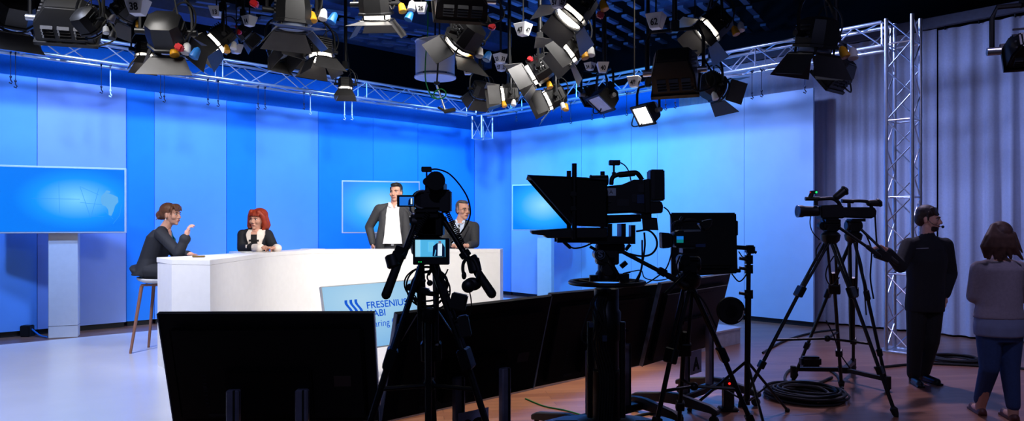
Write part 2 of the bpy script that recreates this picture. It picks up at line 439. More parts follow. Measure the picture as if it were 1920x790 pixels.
for i in range(3):     # three wavy strokes
    pts = []
    for j in range(15):
        v = j/14; py = 564+v*34; px = 645.5+i*9.3+ (0 if v < .22 else 0)
        px += 11.5*(3*min(max((v-.1)/.62, 0), 1)**2-2*min(max((v-.1)/.62, 0), 1)**3)
        x, y = S2(px, py-(px-645)*.1); pts.append((x, y))
    mb = MB()
    L_ = [scr(x, y, .0042) for x, y in pts]; R_ = [scr(x+.026, y, .0042) for x, y in pts]
    for j in range(14): mb.face((L_[j], R_[j], R_[j+1], L_[j+1]))
    mb.build('logo_stroke', SB, t, 0)
q = [scr(-.3, -.3, -.03), scr(.3, -.3, -.03)]
for a in q:
    MB().beam(a, V(a.x-.05, a.y+.3, PZ+.015), .05, .03).build('foot', WHP, t, 0)
    MB().beam(V(a.x+.08, a.y-.2, PZ+.015), V(a.x-.1, a.y+.45, PZ+.015), .06, .03).build('foot', WHP, t, 0)
    MB().beam(V(a.x, a.y+.03, PZ), a+Uu*.12+V(0, .02, 0), .05, .03).build('foot', WHP, t, 0)
# ------------------------------------------------------------------ three set screens on plinths
def tv(yaw, ctr, w, h, label, gm, plinth_px, plinth_base=0., pw=.36, depth=.06, plab=True, frame_m=WHP):
    R_, U_, N_ = panel_axes(yaw, 0); M_ = Matrix((R_, -N_, U_)).transposed()
    t = thing('set_screen', label, 'screen', V(ctr.x, ctr.y, plinth_base), 'screens on plinths around the set')
    MB().box(ctr-N_*depth/2, (w, depth, h), M_).bevel(.006, 1).build('housing', frame_m, t, 30)
    d = MB().box((0, 0, 0), (w-.05, .006, h-.05)).mesh()
    d.transform(axes(ctr+N_*.001, R_, -N_, U_)) 
    # keep display in panel coordinates so that its picture follows it
    o = put('display', d, gm, t, 0)
    pc = ctr+R_*plinth_px-N_*(depth+.12)
    MB().beam(V(pc.x, pc.y, plinth_base), V(pc.x, pc.y, ctr.z), pw, .2, up=N_).bevel(.008, 1).build('plinth', WHT, t, 30)
    MB().beam(V(pc.x, pc.y, plinth_base+.17), V(pc.x, pc.y, plinth_base+.175), pw+.003, .203, up=N_).build('seam', GRY, t, 0)
    return t, R_, U_, N_
g_tv = grad_screen('set_screen_glow', [(0, (.0, .46, .93)), (.35, (.05, .56, .97)), (1, (.46, .79, 1))], (.62, .52), .5, 1.12)
g_tv2 = grad_screen('set_screen_glow_b', [(0, (.0, .5, .95)), (.4, (.14, .64, .98)), (1, (.55, .84, 1))], (.5, .55), .62, 1.1)
tv1c = (U(237, 376.5, 10.3)+U(-12, 373.5, 9.66))/2
yaw1 = math.atan2(.64, U(237, 376, 10.3).x-U(-12, 376, 9.66).x); w1 = (U(237, 376, 10.3)-U(-12, 376, 9.66)).length
t, R_, U_, N_ = tv(yaw1, tv1c, w1, .94, 'large wide screen with a pale world map at the far left', g_tv, .0)
GL = mat('map_glow', (.05, .06, .08), .5, emit=.85, ecol=(.40, .74, 1))
GL2 = mat('map_line_glow', (.05, .06, .08), .5, emit=.85, ecol=(.20, .62, 1))
GL3 = mat('continent_glow', (.32, .71, .99), .5, emit=1.0, ecol=(.20, .65, 1))
def on_tv(px, py, e=.006):
    d = V((px-CX)/F, 1, -(py-HY)/F); o_ = V(0, 0, EYE); tt = (tv1c-o_).dot(N_)/d.dot(N_); return o_+d*tt+N_*e
def poly_on(pts, m, nm, e=.006):
    mb = MB(); mb.face([on_tv(x, y, e) for x, y in pts]); mb.build(nm, m, t, 0)
poly_on([(190, 368), (196, 362), (204, 363), (213, 366), (221, 370), (222, 379), (216, 386), (213, 396), (209, 405), (204, 404), (203, 394), (199, 388), (191, 384), (189, 376)], GL, 'map_continent')
poly_on([(196, 362), (200, 357), (207, 359), (206, 362)], GL, 'map_continent')
for pts in ([(150, 350), (186, 366)], [(150, 350), (170, 409)], [(186, 352), (170, 409)], [(168, 405), (194, 407)], [(196, 395), (212, 411)], [(150, 380), (192, 384)], [(228, 384), (224, 405), (212, 420)], [(110, 340), (112, 400)], [(60, 372), (150, 374)]):
    mb = MB(); mb.tube([on_tv(x, y, .005) for x, y in pts], .0025, 4); mb.build('map_line', GL2, t, 0)
# middle screen (parallel to the left flats) and the right one (parallel to the right flats)
tv(math.radians(14), U(715, 388.5, 12.9), 1.4, .95, 'blue glowing screen behind the standing man in the open jacket', g_tv2, 0)
tv(math.radians(-20), U(1018, 389, 14.2), 1.32, .93, 'blue glowing screen behind the hood of the prompter camera', g_tv2, 0, pw=.3)
# cable box and lead by the left plinth
t = thing('cable_box', 'black cable box on the floor by the left plinth', 'box', U(51, 612, 11, 0)*1)
q = V(U(51, 0, 10.2).x, 10.2, 0); t.location = q; ROOTINV[t.name] = Matrix.Translation(-q)
MB().box(q+V(0, 0, .08), (.14, .12, .16)).bevel(.01).build('box_body', BLK, t)
MB().tube(wire([q+V(.07, 0, .1), q+V(.25, -.1, .03), q+V(.42, -.2, .02)]), .012, 6).build('lead', BLU, t)
# ================================================================== trusses
def truss(name, label, p0, p1, side, up, size, step, capnd=True):
    """box truss: four chords and zig-zag braces from p0 to p1 (centre line); side and up are unit vectors across it"""
    mid = (p0+p1)/2
    t = thing(name, label, 'truss', V(mid.x, mid.y, min(p0.z, p1.z)-size/2))
    hs = size/2; cor = [(-hs, -hs), (hs, -hs), (hs, hs), (-hs, hs)]
    cp = lambda p, c: p+side*c[0]+up*c[1]
    for c in cor: MB().cyl(cp(p0, c), cp(p1, c), .024, seg=10).build('chord', ALU, t)
    d = p1-p0; L = d.length; d.normalize(); n = int(L/step)
    cnt = 0
    for fc in range(4):
        a, b = cor[fc], cor[(fc+1) % 4]
        for i in range(n):
            q0, q1 = p0+d*(i*L/n), p0+d*((i+1)*L/n)
            if i % 2: a_, b_ = a, b
            else: a_, b_ = b, a
            MB().cyl(cp(q0, a_), cp(q1, b_), .009, seg=6).build('brace', ALU, t); cnt += 1
        for k in range(0, n+1, max(2, n//4)):
            q = p0+d*(k*L/n); MB().cyl(cp(q, a), cp(q, b), .01, seg=6).build('brace', ALU, t)
    return t
TZ = 4.02
tb = V(4.93, 8.96, 0); tcn = V(-.62, 14.85, 0)
dr = (tb-tcn).normalized(); nr = V(-dr.y, dr.x, 0)
truss('lighting_truss', 'horizontal aluminium truss running from the tower to the back corner', tb-dr*.2+V(0, 0, TZ), tcn+V(0, 0, TZ), nr, V(0, 0, 1), .3, .34)
nl = V(-DL.y, DL.x, 0)
truss('lighting_truss', 'horizontal aluminium truss above the left backdrop flats', tcn+DL*.3+V(0, 0, TZ), tcn+DL*11+V(0, 0, TZ), nl, V(0, 0, 1), .3, .42)
t = truss('truss_tower', 'upright aluminium truss tower in front of the grey curtain', tb+V(0, 0, .02), tb+V(0, 0, TZ+.18), dr, nr, .3, .3)
MB().box(tb+V(0, 0, .01), (.5, .5, .02), Matrix.Rotation(math.atan2(dr.y, dr.x), 3, 'Z')).build('base_plate', ALU, t, 0)
t = truss('truss_tower', 'small upright truss hanging down at the back corner under the truss joint', tcn+V(.0, .0, 3.4), tcn+V(0, 0, TZ-.15), DL, nl, .3, .26)
# hanging hook wires under the trusses
HK = mat('hook_wire', (.10, .12, .2), .5, .5); HKW = mat('white_strap', (.8, .82, .86), .6)
def hook(px, y0, y1, left, white=False):
    lab = 'hook wire hanging from the truss'
    base = tcn+(nl if left else nr)*(-.0); d = DL if left else dr
    a = (px-CX)/F; s = (a*base.y-base.x)/(d.x-a*d.y); q = base+d*s
    z0 = TZ-.15; z1 = EYE-(y1-HY)*q.y/F
    if z1 > z0-.1: z1 = z0-.35
    t = thing('hook_wire', '', 'hook', V(q.x, q.y, z1), 'hook wires under the trusses')
    m = HKW if white else HK
    MB().ring(V(q.x, q.y, z0), .035, .006, DL if left else dr, 12, 5).build('loop', HK, t)
    MB().cyl(V(q.x, q.y, z0), V(q.x, q.y, z1+.08), .008 if white else .0045, seg=6).build('cable', m, t)
    mb = MB(); mb.tube([V(q.x, q.y, z1+.09), V(q.x, q.y, z1+.05), V(q.x+.02, q.y, z1+.02), V(q.x+.01, q.y, z1), V(q.x-.02, q.y, z1+.015)], .008, 6)
    mb.sphere(V(q.x, q.y, z1+.09), .016, seg=8, rn=6)
    mb.build('hook', m, t)
    return t
LH = [(20, 157, 0), (29, 165, 0), (190, 175, 0), (207, 182, 1), (301, 185, 0), (308, 192, 0), (390, 197, 0), (409, 200, 0), (484, 205, 0), (497, 205, 0), (570, 205, 0), (582, 215, 1), (646, 225, 1), (660, 225, 1)]
names = ['dark hook wire furthest to the left under the left truss', 'second dark hook wire from the left edge, under the left truss', 'dark hook wire just left of the first white strap on the left truss', 'white hook strap above the pale lilac flat on the left truss',
 'left wire of the pair under the lit lamp below tag 38', 'right wire of the pair under the lit lamp below tag 38', 'left wire of the pair under the lamp with the white strip lens', 'right wire of the pair under the lamp with the white strip lens',
 'left wire of the pair above the redhead on the left truss', 'right wire of the pair above the redhead on the left truss', 'dark wire beside the white strap under the domed lamp', 'white hook strap under the lit domed lamp', 'left white strap below the small downward lamp', 'right white strap below the small downward lamp']
for (px, y1, w), nmx in zip(LH, names): hook(px, 0, y1, True, w)['label'] = nmx
RH = [(968, 228), (1053, 228), (1070, 232), (1110, 225), (1132, 222), (1175, 217), (1248, 207), (1266, 203), (1410, 186), (1428, 182), (1509, 175)]
names = ['hook wire on the right truss nearest the back corner', 'left wire of the pair below the lit lamp with white open doors', 'right wire of the pair below the lit lamp with white open doors', 'hook wire under the left door of the unlit double flood', 'hook wire under the unlit double flood', 'hook wire just left of the brightest flood lamp',
 'left wire of the pair under the big black softlight', 'right wire of the pair under the big black softlight', 'left wire of the pair in front of the lilac drape', 'right wire of the pair in front of the lilac drape', 'hook wire left of the dark boxy lamp near the tower']
for (px, y1), nmx in zip(RH, names): hook(px, 0, y1, False)['label'] = nmx
# ================================================================== lamps of the grid
LENS = mat('lit_lens', (1, .97, .92), .3, emit=14., ecol=(1, .96, .9))
LENSD = mat('unlit_lens', (.5, .55, .65), .15)
DIFF = mat('softlight_diffuser', (.75, .78, .9), .6)
LAMPB = mat('lamp_housing', (.10, .10, .105), .42, .2)
DOOR = mat('barn_door_metal', (.19, .187, .192), .5, .2)
VENT = mat('vent_metal', (.17, .17, .18), .5, .3)
LAMPS = []
def hang(t, top, zc=ZC):
    MB().cyl(top, V(top.x, top.y, zc), .022, seg=8).build('hanging_pole', BLK2, t)
    MB().box(top+V(0, 0, .03), (.07, .07, .1)).bevel(.008).build('clamp', BLK2, t)
def cups(t, o, s, cols):
    for k, (dx, dz, m) in enumerate(cols):
        p = o+V(dx, -.02, dz)*s
        a = Vector((.25-.3*k, -.25, -.9)).normalized()
        MB().lathe([(.012*s, -.05*s), (.03*s, -.03*s), (.042*s, .05*s), (.036*s, .055*s)], p, a, 12).build('pole_cup', m, t)
def lamp(px, py, Y, aim, s, label, lit=True, doors=(40, 40, 40, 40), cup=None, red=None, txt=None, roll=0., dlen=1., hous=1., loop=True, group='lamps on the ceiling grid', name='stage_lamp', big=True):
    o = U(px, py, Y); f = Vector(aim).normalized(); x, f, u = frame(f)
    if roll:
        Rm = Matrix.Rotation(roll, 3, f); xx, uu = Rm @ x, Rm @ u
    else: xx, uu = x, u
    t = thing(name, label, 'stage light', o, group)
    w = .15*s*hous; L = .24*s
    def P(a, b, c): return o+xx*a+f*b+uu*c
    # housing: eight-sided body tapering to the back, with cooling fins
    def oct(r, b, k=.55): return [P(r*a, b, r*c) for a, c in ((k, -1), (1, -k), (1, k), (k, 1), (-k, 1), (-1, k), (-1, -k), (-k, -1))]
    mb = MB().rings([oct(w*.55, -L*.62), oct(w*.9, -L*.5), oct(w, -L*.1), oct(w, L*.3), oct(w*1.08, L*.33), oct(w*1.08, L*.42)], cap=True)
    mb.build('housing', LAMPB, t, 30)
    mb = MB()
    for i in range(5): mb.beam(P(-w*.6, -L*.36+i*L*.12, w*1.0), P(w*.6, -L*.36+i*L*.12, w*1.0), .012*s, .03*s, up=uu)
    mb.build('vents', VENT, t, 0)
    for sg in (-1, 1):
        mb = MB()
        for i in range(4): mb.beam(P(sg*w*1.0, -L*.3+i*L*.13, -w*.4), P(sg*w*1.0, -L*.3+i*L*.13, w*.4), .012*s, .02*s, up=xx)
        mb.build('vents', VENT, t, 0)
    # lens in front, slightly domed
    prof = [(w*.9, L*.421), (w*.9, L*.55), (w*.8, L*.60), (w*.55, L*.64), (w*.3, L*.66), (.002, L*.665)]
    MB().lathe(prof, o, f, 24).build('lens', LENS if lit else LENSD, t, 60)
    mb = MB().ring(P(0, L*.62, 0), w*1.0, .012*s, f, 24, 6)
    for k in range(4): mb.cyl(P(w*math.cos(k*PI/2+.78), L*.36, w*math.sin(k*PI/2+.78)), P(w*math.cos(k*PI/2+.78), L*.64, w*math.sin(k*PI/2+.78)), .01*s, seg=6)
    mb.build('lens_ring', LAMPB, t)
    # barn doors: top, right, bottom, left
    dl = .2*s*dlen; th = .004
    if doors:
        b0 = L*.64
        for k, ang in enumerate(doors):
            if ang is None: continue
            ca = math.cos(PI/2*k); sa = math.sin(PI/2*k)
            out = uu*ca+xx*sa; lat = xx*ca-uu*sa
            hp = o+f*b0+out*(w*1.0); dd = f*math.cos(math.radians(ang))+out*math.sin(math.radians(ang))
            w0, w1 = w*.95, w*(1.55 if k % 2 == 0 else .95)
            q = [hp-lat*w0, hp+lat*w0, hp+lat*w1+dd*dl, hp-lat*w1+dd*dl]
            nn = dd.cross(lat).normalized()*th
            d = MB().prism(q, nn).build('barn_door', DOOR, t, 0)
            MB().cyl(hp-lat*w0*.9, hp+lat*w0*.9, .009*s, seg=6).build('hinge', LAMPB, d)
    # yoke
    hx = V(f.y, -f.x, 0)
    if hx.length < .1: hx = V(1, 0, 0)
    hx.normalize()
    yw = w*1.42; hgt = .36*s; pts = []
    for k in range(13):
        a = PI*k/12; pts.append(o+hx*(yw*math.cos(a))+V(0, 0, hgt*(.35+.65*math.sin(a)) if 0 < k < 12 else hgt*.3))
    pts = [o+hx*yw]+pts+[o-hx*yw]
    MB().tube(pts, .016*s, 6).build('yoke', BLK2, t)
    for sg in (-1, 1): MB().cyl(o+hx*(sg*w*.95), o+hx*(sg*(yw+.04*s)), .028*s, seg=10).build('yoke_knob', BLK2, t)
    top = o+V(0, 0, hgt)
    hang(t, top)
    if cup: cups(t, o+hx*(yw*.6 if hx.x > 0 else -yw*.6), s, cup)
    if loop:
        r = .15*s; c0 = o+hx*(yw*.7 if hx.x > 0 else -yw*.7)-f*L*.3
        pts = [top+V(.02, 0, .2)]+[c0+V(r*.7*math.sin(a), .03*math.sin(a*.5), -r*.2-r*math.cos(a)+r*.6) for a in [i*.6 for i in range(10)]]+[o-f*L*.6]
        MB().tube(wire(pts, 4), .008*s, 5).build('power_cable', RUB, t)
    if red is not None: MB().box(o+V(*red)*s, (.07*s, .06*s, .06*s), Matrix.Rotation(.5, 3, 'Y')).bevel(.012).build('connector', RED, t)
    if txt:
        sd = xx if xx.y < 0 else -xx
        me = text_mesh(txt, .085*s, axes(o+sd*(w*1.01+.002)-f*L*.05, f if f.x*1 > 0 else -f, uu if uu.z > 0 else -uu, sd), .001)
        put('lamp_marking', me, WHP, t, 0)
    LAMPS.append((o, f, lit))
    return t
def softlight(px, py, Y, aim, wd, ht, dp, label, front=DIFF, flare=1.0, vents=True, doors=False, yoke=True, lit=False, roll=0):
    o = U(px, py, Y); f = Vector(aim).normalized(); x, f, u = frame(f)
    if roll:
        Rm = Matrix.Rotation(roll, 3, f); x, u = Rm @ x, Rm @ u
    t = thing('softlight', label, 'stage light', o, 'softlights on the ceiling grid')
    def P(a, b, c): return o+x*a+f*b+u*c
    def rc(w, h, b): return [P(-w/2, b, -h/2), P(w/2, b, -h/2), P(w/2, b, h/2), P(-w/2, b, h/2)]
    mb = MB().rings([rc(wd*.55*flare, ht*.5, -dp*.6), rc(wd*.96, ht*.86, -dp*.2), rc(wd, ht, dp*.4)]); mb.bevel(.012, 2); mb.build('housing', LAMPB, t, 30)
    fr = MB().rings([rc(wd*.97, ht*.97, dp*.4), rc(wd*.97, ht*.97, dp*.42)]).build('diffuser', LENS if lit else front, t, 0)
    mb = MB()
    for (w_, h_, cx_, cz_) in ((wd+.03, .03, 0, ht/2), (wd+.03, .03, 0, -ht/2), (.03, ht+.03, wd/2, 0), (.03, ht+.03, -wd/2, 0)):
        mb.hexa([P(cx_+a*w_/2, b, cz_+c*h_/2) for b in (dp*.36, dp*.47) for a, c in ((-1, -1), (1, -1), (1, 1), (-1, 1))])
    mb.build('front_frame', LAMPB, t, 0)
    if vents:
        mb = MB()
        for sg in (-1, 1):
            for i in range(3):
                for j in range(4):
                    mb.beam(P(-wd*.36+i*wd*.27, -dp*.1+j*dp*.1, sg*ht*.485), P(-wd*.36+i*wd*.27+wd*.2, -dp*.1+j*dp*.1, sg*ht*.485), .008, .03)
        for i in range(4): mb.beam(P(-wd*.4, -dp*.42, -ht*.22+i*.05), P(wd*.4*flare, -dp*.42, -ht*.22+i*.05), .012, .012)
        mb.build('vents', VENT, t, 0)
    if doors:
        for k, sg in ((0, 1), (1, -1)):
            hp = P(0, dp*.45, sg*ht/2); dd = f*.8+u*sg*.6
            MB().prism([hp-x*wd/2, hp+x*wd/2, hp+x*wd*.6+dd*.2, hp-x*wd*.6+dd*.2], u*.005).build('barn_door', DOOR, t, 0)
    hx = V(f.y, -f.x, 0).normalized() if (abs(f.x)+abs(f.y)) > .1 else V(1, 0, 0)
    hw = max(abs((x*wd).dot(hx)), .3)/2+.05; hg = ht*.5+.2
    pts = [o+hx*hw, o+hx*hw+V(0, 0, hg*.75), o+hx*hw*.85+V(0, 0, hg), o-hx*hw*.85+V(0, 0, hg), o-hx*hw+V(0, 0, hg*.75), o-hx*hw]
    MB().tube(pts, .016, 6).build('yoke', BLK2, t)
    for sg in (-1, 1): MB().cyl(o+hx*(sg*(hw-.05)), o+hx*(sg*(hw+.03)), .028, seg=10).build('yoke_knob', ALU, t)
    hang(t, o+V(0, 0, hg))
    MB().tube(wire([o+hx*hw+V(0, 0, .1), o+hx*(hw+.1)+V(0, 0, -.12), o+hx*(hw*.8)+V(0, -.05, -ht*.62), o+hx*hw*.4+V(0, -.03, -ht*.4)]), .008, 5).build('power_cable', RUB, t)
    LAMPS.append((o, f, lit))
    return t
Yc, Wc, Bc = YEL, WHP, BLU
trio = [(-.06, -.16, YEL), (.05, -.14, WHP), (.13, -.18, BLU)]
softlight(126, 38, 6.2, (-.25, .8, -.75), .46, .36, .3, 'big black softlight box at the top left between the dark lamps')
lamp(28, 18, 6.6, (-.5, .5, -.5), 1.0, 'unlit dark lamp in the top left corner with an open blue-edged door', False, (30, 30, 80, 20), None)
lamp(165, 40, 5.4, (.3, .75, -.6), .62, 'small dark round lamp with grey cups right of the big softlight', False, None, [(.14, -.12, WHP), (.22, -.18, DGR), (.22, .02, GRY)])
lamp(236, 18, 7.2, (-.75, .1, -.65), .72, 'lamp half hidden behind the number tag 38 with one yellow cup', False, (20, 20, 30, 20), [(.1, -.16, YEL), (.22, -.2, BLU)], loop=False)
lamp(312, 60, 6.3, (-.12, .78, -.62), 1.02, 'large round-backed black lamp with a red plug right of tag 38', False, (30, 35, 82, 35), trio, (.16, -.1, -.16))
lamp(272, 96, 7.6, (.12, -.16, -1), .62, 'small lit lamp pointing down with a glowing white door below tag 38', True, (30, 35, 35, 35), None, txt=None)
lamp(418, 72, 7.8, (-.62, -.28, -.62), .86, 'lit lamp with a bright white strip lens pointing down left over the truss', True, (10, 5, 8, 6), [(.05, -.16, YEL), (.14, -.12, WHP)], (.2, 0, .08), roll=.3)
lamp(548, 24, 6.6, (-.05, .1, -1), 1.05, 'large black lamp with yellow white and blue cups at top left of centre', False, (40, 45, 88, 40), [(.05, -.02, YEL), (.15, .0, WHP), (.24, -.03, BLU)], (-.3, -.1, .05))
lamp(520, 86, 8.0, (.45, -.25, -.75), .8, 'lamp with one long blue-lit door hanging beneath the large cup lamp', False, (5, 10, 5, 5), [(-.06, -.06, WHP), (.04, .0, YEL)], (.0, -.1, .12))
lamp(600, 92, 7.9, (.1, -.1, -1), .86, 'lit domed lamp with one dark and one white door above the truss', True, (25, 25, 32, 25), None)
lamp(570, 96, 8.3, (-.2, .2, -1), .62, 'small unlit lamp with shiny rings left of the domed lamp', False, (25, 25, 25, 25), None)
lamp(648, 158, 8.8, (.02, -.14, -1), .56, 'small black lamp shining straight down in front of the truss', True, (25, 25, 45, 25), [(-.2, -.05, WHP)])
lamp(704, 8, 6.4, (.02, .35, -.9), .9, 'lamp with white inner doors and yellow cup at top centre left of tag 26', True, (40, 35, 85, 35), [(.14, -.04, YEL), (.24, -.02, WHP), (.22, -.12, BLU)])
softlight(864, -2, 6.0, (-.15, .75, -.65), .44, .34, .26, 'black softlight box with a slotted underside at top centre')
lamp(874, 66, 6.6, (-.55, .42, -.62), .96, 'lit lamp with wide grey door and red plug right of the white drum', True, (35, 40, 82, 40), trio, (.25, -.08, .06), txt='1K')
lamp(1083, 14, 6.4, (-.55, -.1, -.7), .96, 'lit lamp cut by the top edge with a coil of black cable', True, (40, 45, 60, 60), [(.2, -.02, YEL)], (.2, -.1, -.1))
lamp(1078, 84, 7.2, (-.72, .0, -.58), .98, 'lit lamp marked 1K with pointed open doors under the top lamp', True, (40, 42, 75, 42), [(.08, -.13, YEL), (.15, -.1, WHP)], None, txt='1K')
lamp(1012, 130, 7.8, (-.86, .12, -.5), .9, 'lit lamp marked 650 with a large grey side door', True, (20, 22, 28, 25), [(.1, -.16, YEL)], (-.12, -.1, .1), txt='650')
lamp(955, 178, 8.6, (-.95, -.12, -.12), .78, 'lit lamp facing left with a plain white glowing front', True, (10, 14, 12, 12), [(-.1, -.16, YEL), (.05, -.14, WHP)])
lamp(1040, 182, 8.3, (-.86, -.02, -.42), .85, 'lit lamp with a white inner door below the 650 lamp', True, (20, 25, 26, 25), [(.1, -.14, WHP), (.14, -.16, YEL)], (.05, -.1, .08))
softlight(1134, 184, 8.8, (-.55, -.2, -.72), .34, .26, .24, 'unlit flood with a pale lilac strip under tags 34 and 40', DIFF, 1.0, False)
softlight(1114, 180, 9.4, (-.3, .6, -.6), .3, .24, .2, 'dark box flood just left of the unlit lilac strip flood', DIFF, 1.0, True)
softlight(1215, 210, 8.6, (-.72, -.42, -.55), .27, .24, .22, 'brightest lit flood lamp hanging alone before the blue wall', DIFF, .9, False, lit=True)
softlight(1265, 134, 6.1, (.28, .75, -.55), .38, .31, .33, 'big black softlight box hanging right of tag 62', flare=1.3)
lamp(1340, 46, 7.4, (-.72, -.05, -.62), .98, 'lit lamp with a blue-edged door right of tag 62', True, (40, 40, 75, 40), [(.16, -.1, YEL), (.22, -.06, WHP)])
lamp(1334, 162, 8.3, (.75, .3, -.3), .94, 'dark unlit lamp with loose cables behind the big right softlight', False, (25, 25, 25, 25), [(-.05, -.14, WHP)], (-.22, -.1, .0))
lamp(1532, 68, 5.6, (-.1, .2, -1), .95, 'black unlit lamp with yellow cup and hanging doors near the tower', False, (20, 25, 25, 30), [(.12, -.12, YEL), (.2, -.13, WHP)])
softlight(1568, 138, 6.7, (-.5, .6, -.62), .31, .23, .27, 'small black box flood below the unlit lamp near the tower')
softlight(1925, 92, 4.8, (.3, .8, -.4), .22, .2, .2, 'black box flood cut by the right edge of the picture')
lamp(900, 168, 9.3, (-.3, .5, -.7), .7, 'dark unlit lamp between the white drum and the front-lit lamp', False, (20, 20, 20, 20), None)
lamp(456, 62, 9.1, (.6, .3, -.6), .62, 'small dark lamp with a red plug left of the large cup lamp', False, (15, 15, 15, 15), None, (-.1, -.1, .1))
# ------------------------------------------------------------------ number tags
TAGM = mat('number_tag_plastic', (.84, .84, .86), .5, var=.03)
def ntag(px, py, Y, hpx, rot, a, b, label):
    h = hpx*Y/F; o = U(px, py, Y); wt, wb = h*.62, h*.36; rt = math.radians(rot)
    t = thing('number_tag', label, 'number tag', o-V(0, 0, h/2), 'number tags on the hanging poles')
    def sq(r, z): return [o+V(r*(cx*math.cos(rt)-cy*math.sin(rt)), r*(cx*math.sin(rt)+cy*math.cos(rt)), z) for cx, cy in ((-1, -1), (1, -1), (1, 1), (-1, 1))]
    MB().rings([sq(wb, -h/2), sq(wt, h/2)]).bevel(.004, 1).build('tag_body', TAGM, t, 20)
    for k, s in enumerate((a, b)):
        if not s: continue
        ang = rt+(0 if k == 0 else PI/2)
        R_ = V(math.cos(ang), math.sin(ang), 0); N0 = V(math.sin(ang), -math.cos(ang), 0)
        sl = math.atan2(wt-wb, h); U_ = V(0, 0, math.cos(sl))+N0*math.sin(sl); N_ = R_.cross(U_)
        me = text_mesh(s, h*.62, axes(o+N_*((wt+wb)/2*math.cos(sl)+.004), R_, U_, N_), .001, .002, .85)
        put('tag_number', me, INK, t, 0)
    MB().cyl(o+V(0, 0, h/2-.01), V(o.x, o.y, ZC), .008, seg=6).build('hanging_rod', BLK2, t)
ntag(258, 13, 5.2, 30, 0, '38', '', 'white number tag 38 beside the round-backed lamp')
ntag(227, 48, 8.2, 18, -42, '12', '12', 'small blue-lit number tag 12 above the left truss')
ntag(406, 23, 8.2, 19, 0, '13', '', 'white number tag 13 over the strip-lens lamp')
ntag(468, 40, 8.0, 18, -30, '14', '', 'half-hidden white tag left of the large cup lamp')
ntag(443, 92, 9.2, 17, -42, '', '', 'small blank blue-lit tag above the left truss')
ntag(790, 16, 8.0, 18, 0, '26', '', 'white number tag 26 on the blue beam')
ntag(981, 56, 7.6, 22, -35, '47', '47', 'white number tag 47 left of the pointed-door lamp')
ntag(877, 132, 10.2, 16, 0, '20', '', 'white number tag 20 right of the white drum')
ntag(938, 110, 9.2, 17, -48, '33', '33', 'upper of two stacked tags, numbered 33')
ntag(940, 126, 9.9, 15, -42, '27', '27', 'lower of two stacked tags, numbered 27')
ntag(1130, 127, 8.6, 18, 0, '40', '', 'white number tag 40 above the unlit lilac strip flood')
ntag(1106, 125, 9.2, 14, -42, '34', '34', 'small number tag just left of tag 40')
ntag(1230, 41, 6.4, 27, -28, '62', '', 'white number tag 62 left of the big right softlight')
ntag(1189, 154, 8.0, 19, -25, '48', '48', 'white number tag 48 over the brightest flood')
ntag(1046, 4, 5.6, 22, -40, '57', '57', 'number tag cut by the top edge beside the coil of cable')
ntag(1303, 95, 8.2, 17, -40, '', '', 'dim blank tag under the lit lamp right of tag 62')
# ------------------------------------------------------------------ white drum, dangling pole
o = U(816, 112, 10.5)
t = thing('drum_lantern', 'white cylindrical fabric drum hanging from the ceiling above the truss', 'lantern', o-V(0, 0, .3))
LNT = mat('lantern_fabric', (.84, .86, .93), .8, var=.03)
k_ = 10.5/F
mb = MB(); r_ = 36.5*k_
mb.lathe([(r_-.01, -28*k_), (r_, -28*k_), (r_, 33*k_), (r_-.01, 33*k_)], o, (0, 0, 1), 40).build('drum_shade', LNT, t)
MB().lathe([(r_+.018, -35*k_), (r_+.022, -33.5*k_), (r_+.018, -32*k_), (.01, -32*k_)][::-1]+[(.01, -35*k_)], o, (0, 0, 1), 40).build('bottom_disc', LNT, t)
MB().ring(o+V(0, 0, 33*k_), r_, .014, (0, 0, 1), 40, 6).build('top_hoop', WHP, t)
for i in range(5):
    a = 2*PI*i/5+.4; p = o+V(r_*.96*math.cos(a), r_*.96*math.sin(a), -32.5*k_)
    MB().cyl(p, p+V(0, 0, 5*k_), .006, seg=6).build('disc_peg', BLK2, t)
MB().cyl(o+V(0, 0, 30*k_), V(o.x, o.y, ZC), .012, seg=8).build('suspension_rod', BLK2, t)
for a in (0, PI/3, 2*PI/3): MB().cyl(o+V(r_*math.cos(a), r_*math.sin(a), 32*k_), o-V(r_*math.cos(a), r_*math.sin(a), -32*k_), .008, seg=6).build('spoke', BLK2, t)
p0, p1 = U(819, 160, 9.6), U(835, 208, 9.6)
t = thing('boom_rod', 'short silver rod with a small black bracket dangling below the white drum', 'boom', p1)
MB().cyl(p0, p1, .016, seg=10).build('rod', ALU, t)
mb = MB(); mb.box(p1+V(.06, 0, 0), (.16, .08, .05), Matrix.Rotation(-.2, 3, 'Y')); mb.box(p1+V(-.05, 0, .02), (.12, .05, .03), Matrix.Rotation(.5, 3, 'Y')); mb.bevel(.008).build('bracket', BLK2, t)
MB().tube([U(824, -20, 9.6), U(824, 70, 9.6), p0], .012, 6).build('black_cable', RUB, t)
GRN = mat('green_cable', (.05, .45, .2), .5)
pts = [U(802, -20, 9.5), U(802, 60, 9.5), U(798, 110, 9.5), U(798, 150, 9.5), U(806, 175, 9.5), U(815, 185, 9.5), U(832, 183, 9.5), U(836, 174, 9.5), U(828, 167, 9.5), U(817, 171, 9.5), U(813, 180, 9.5), U(822, 187, 9.5)]
MB().tube(wire(pts, 6), .009, 5).build('green_cable', GRN, t)
MB().box(p0+V(0, 0, .03), (.08, .03, .04)).bevel(.006).build('coupler', BLK2, t)
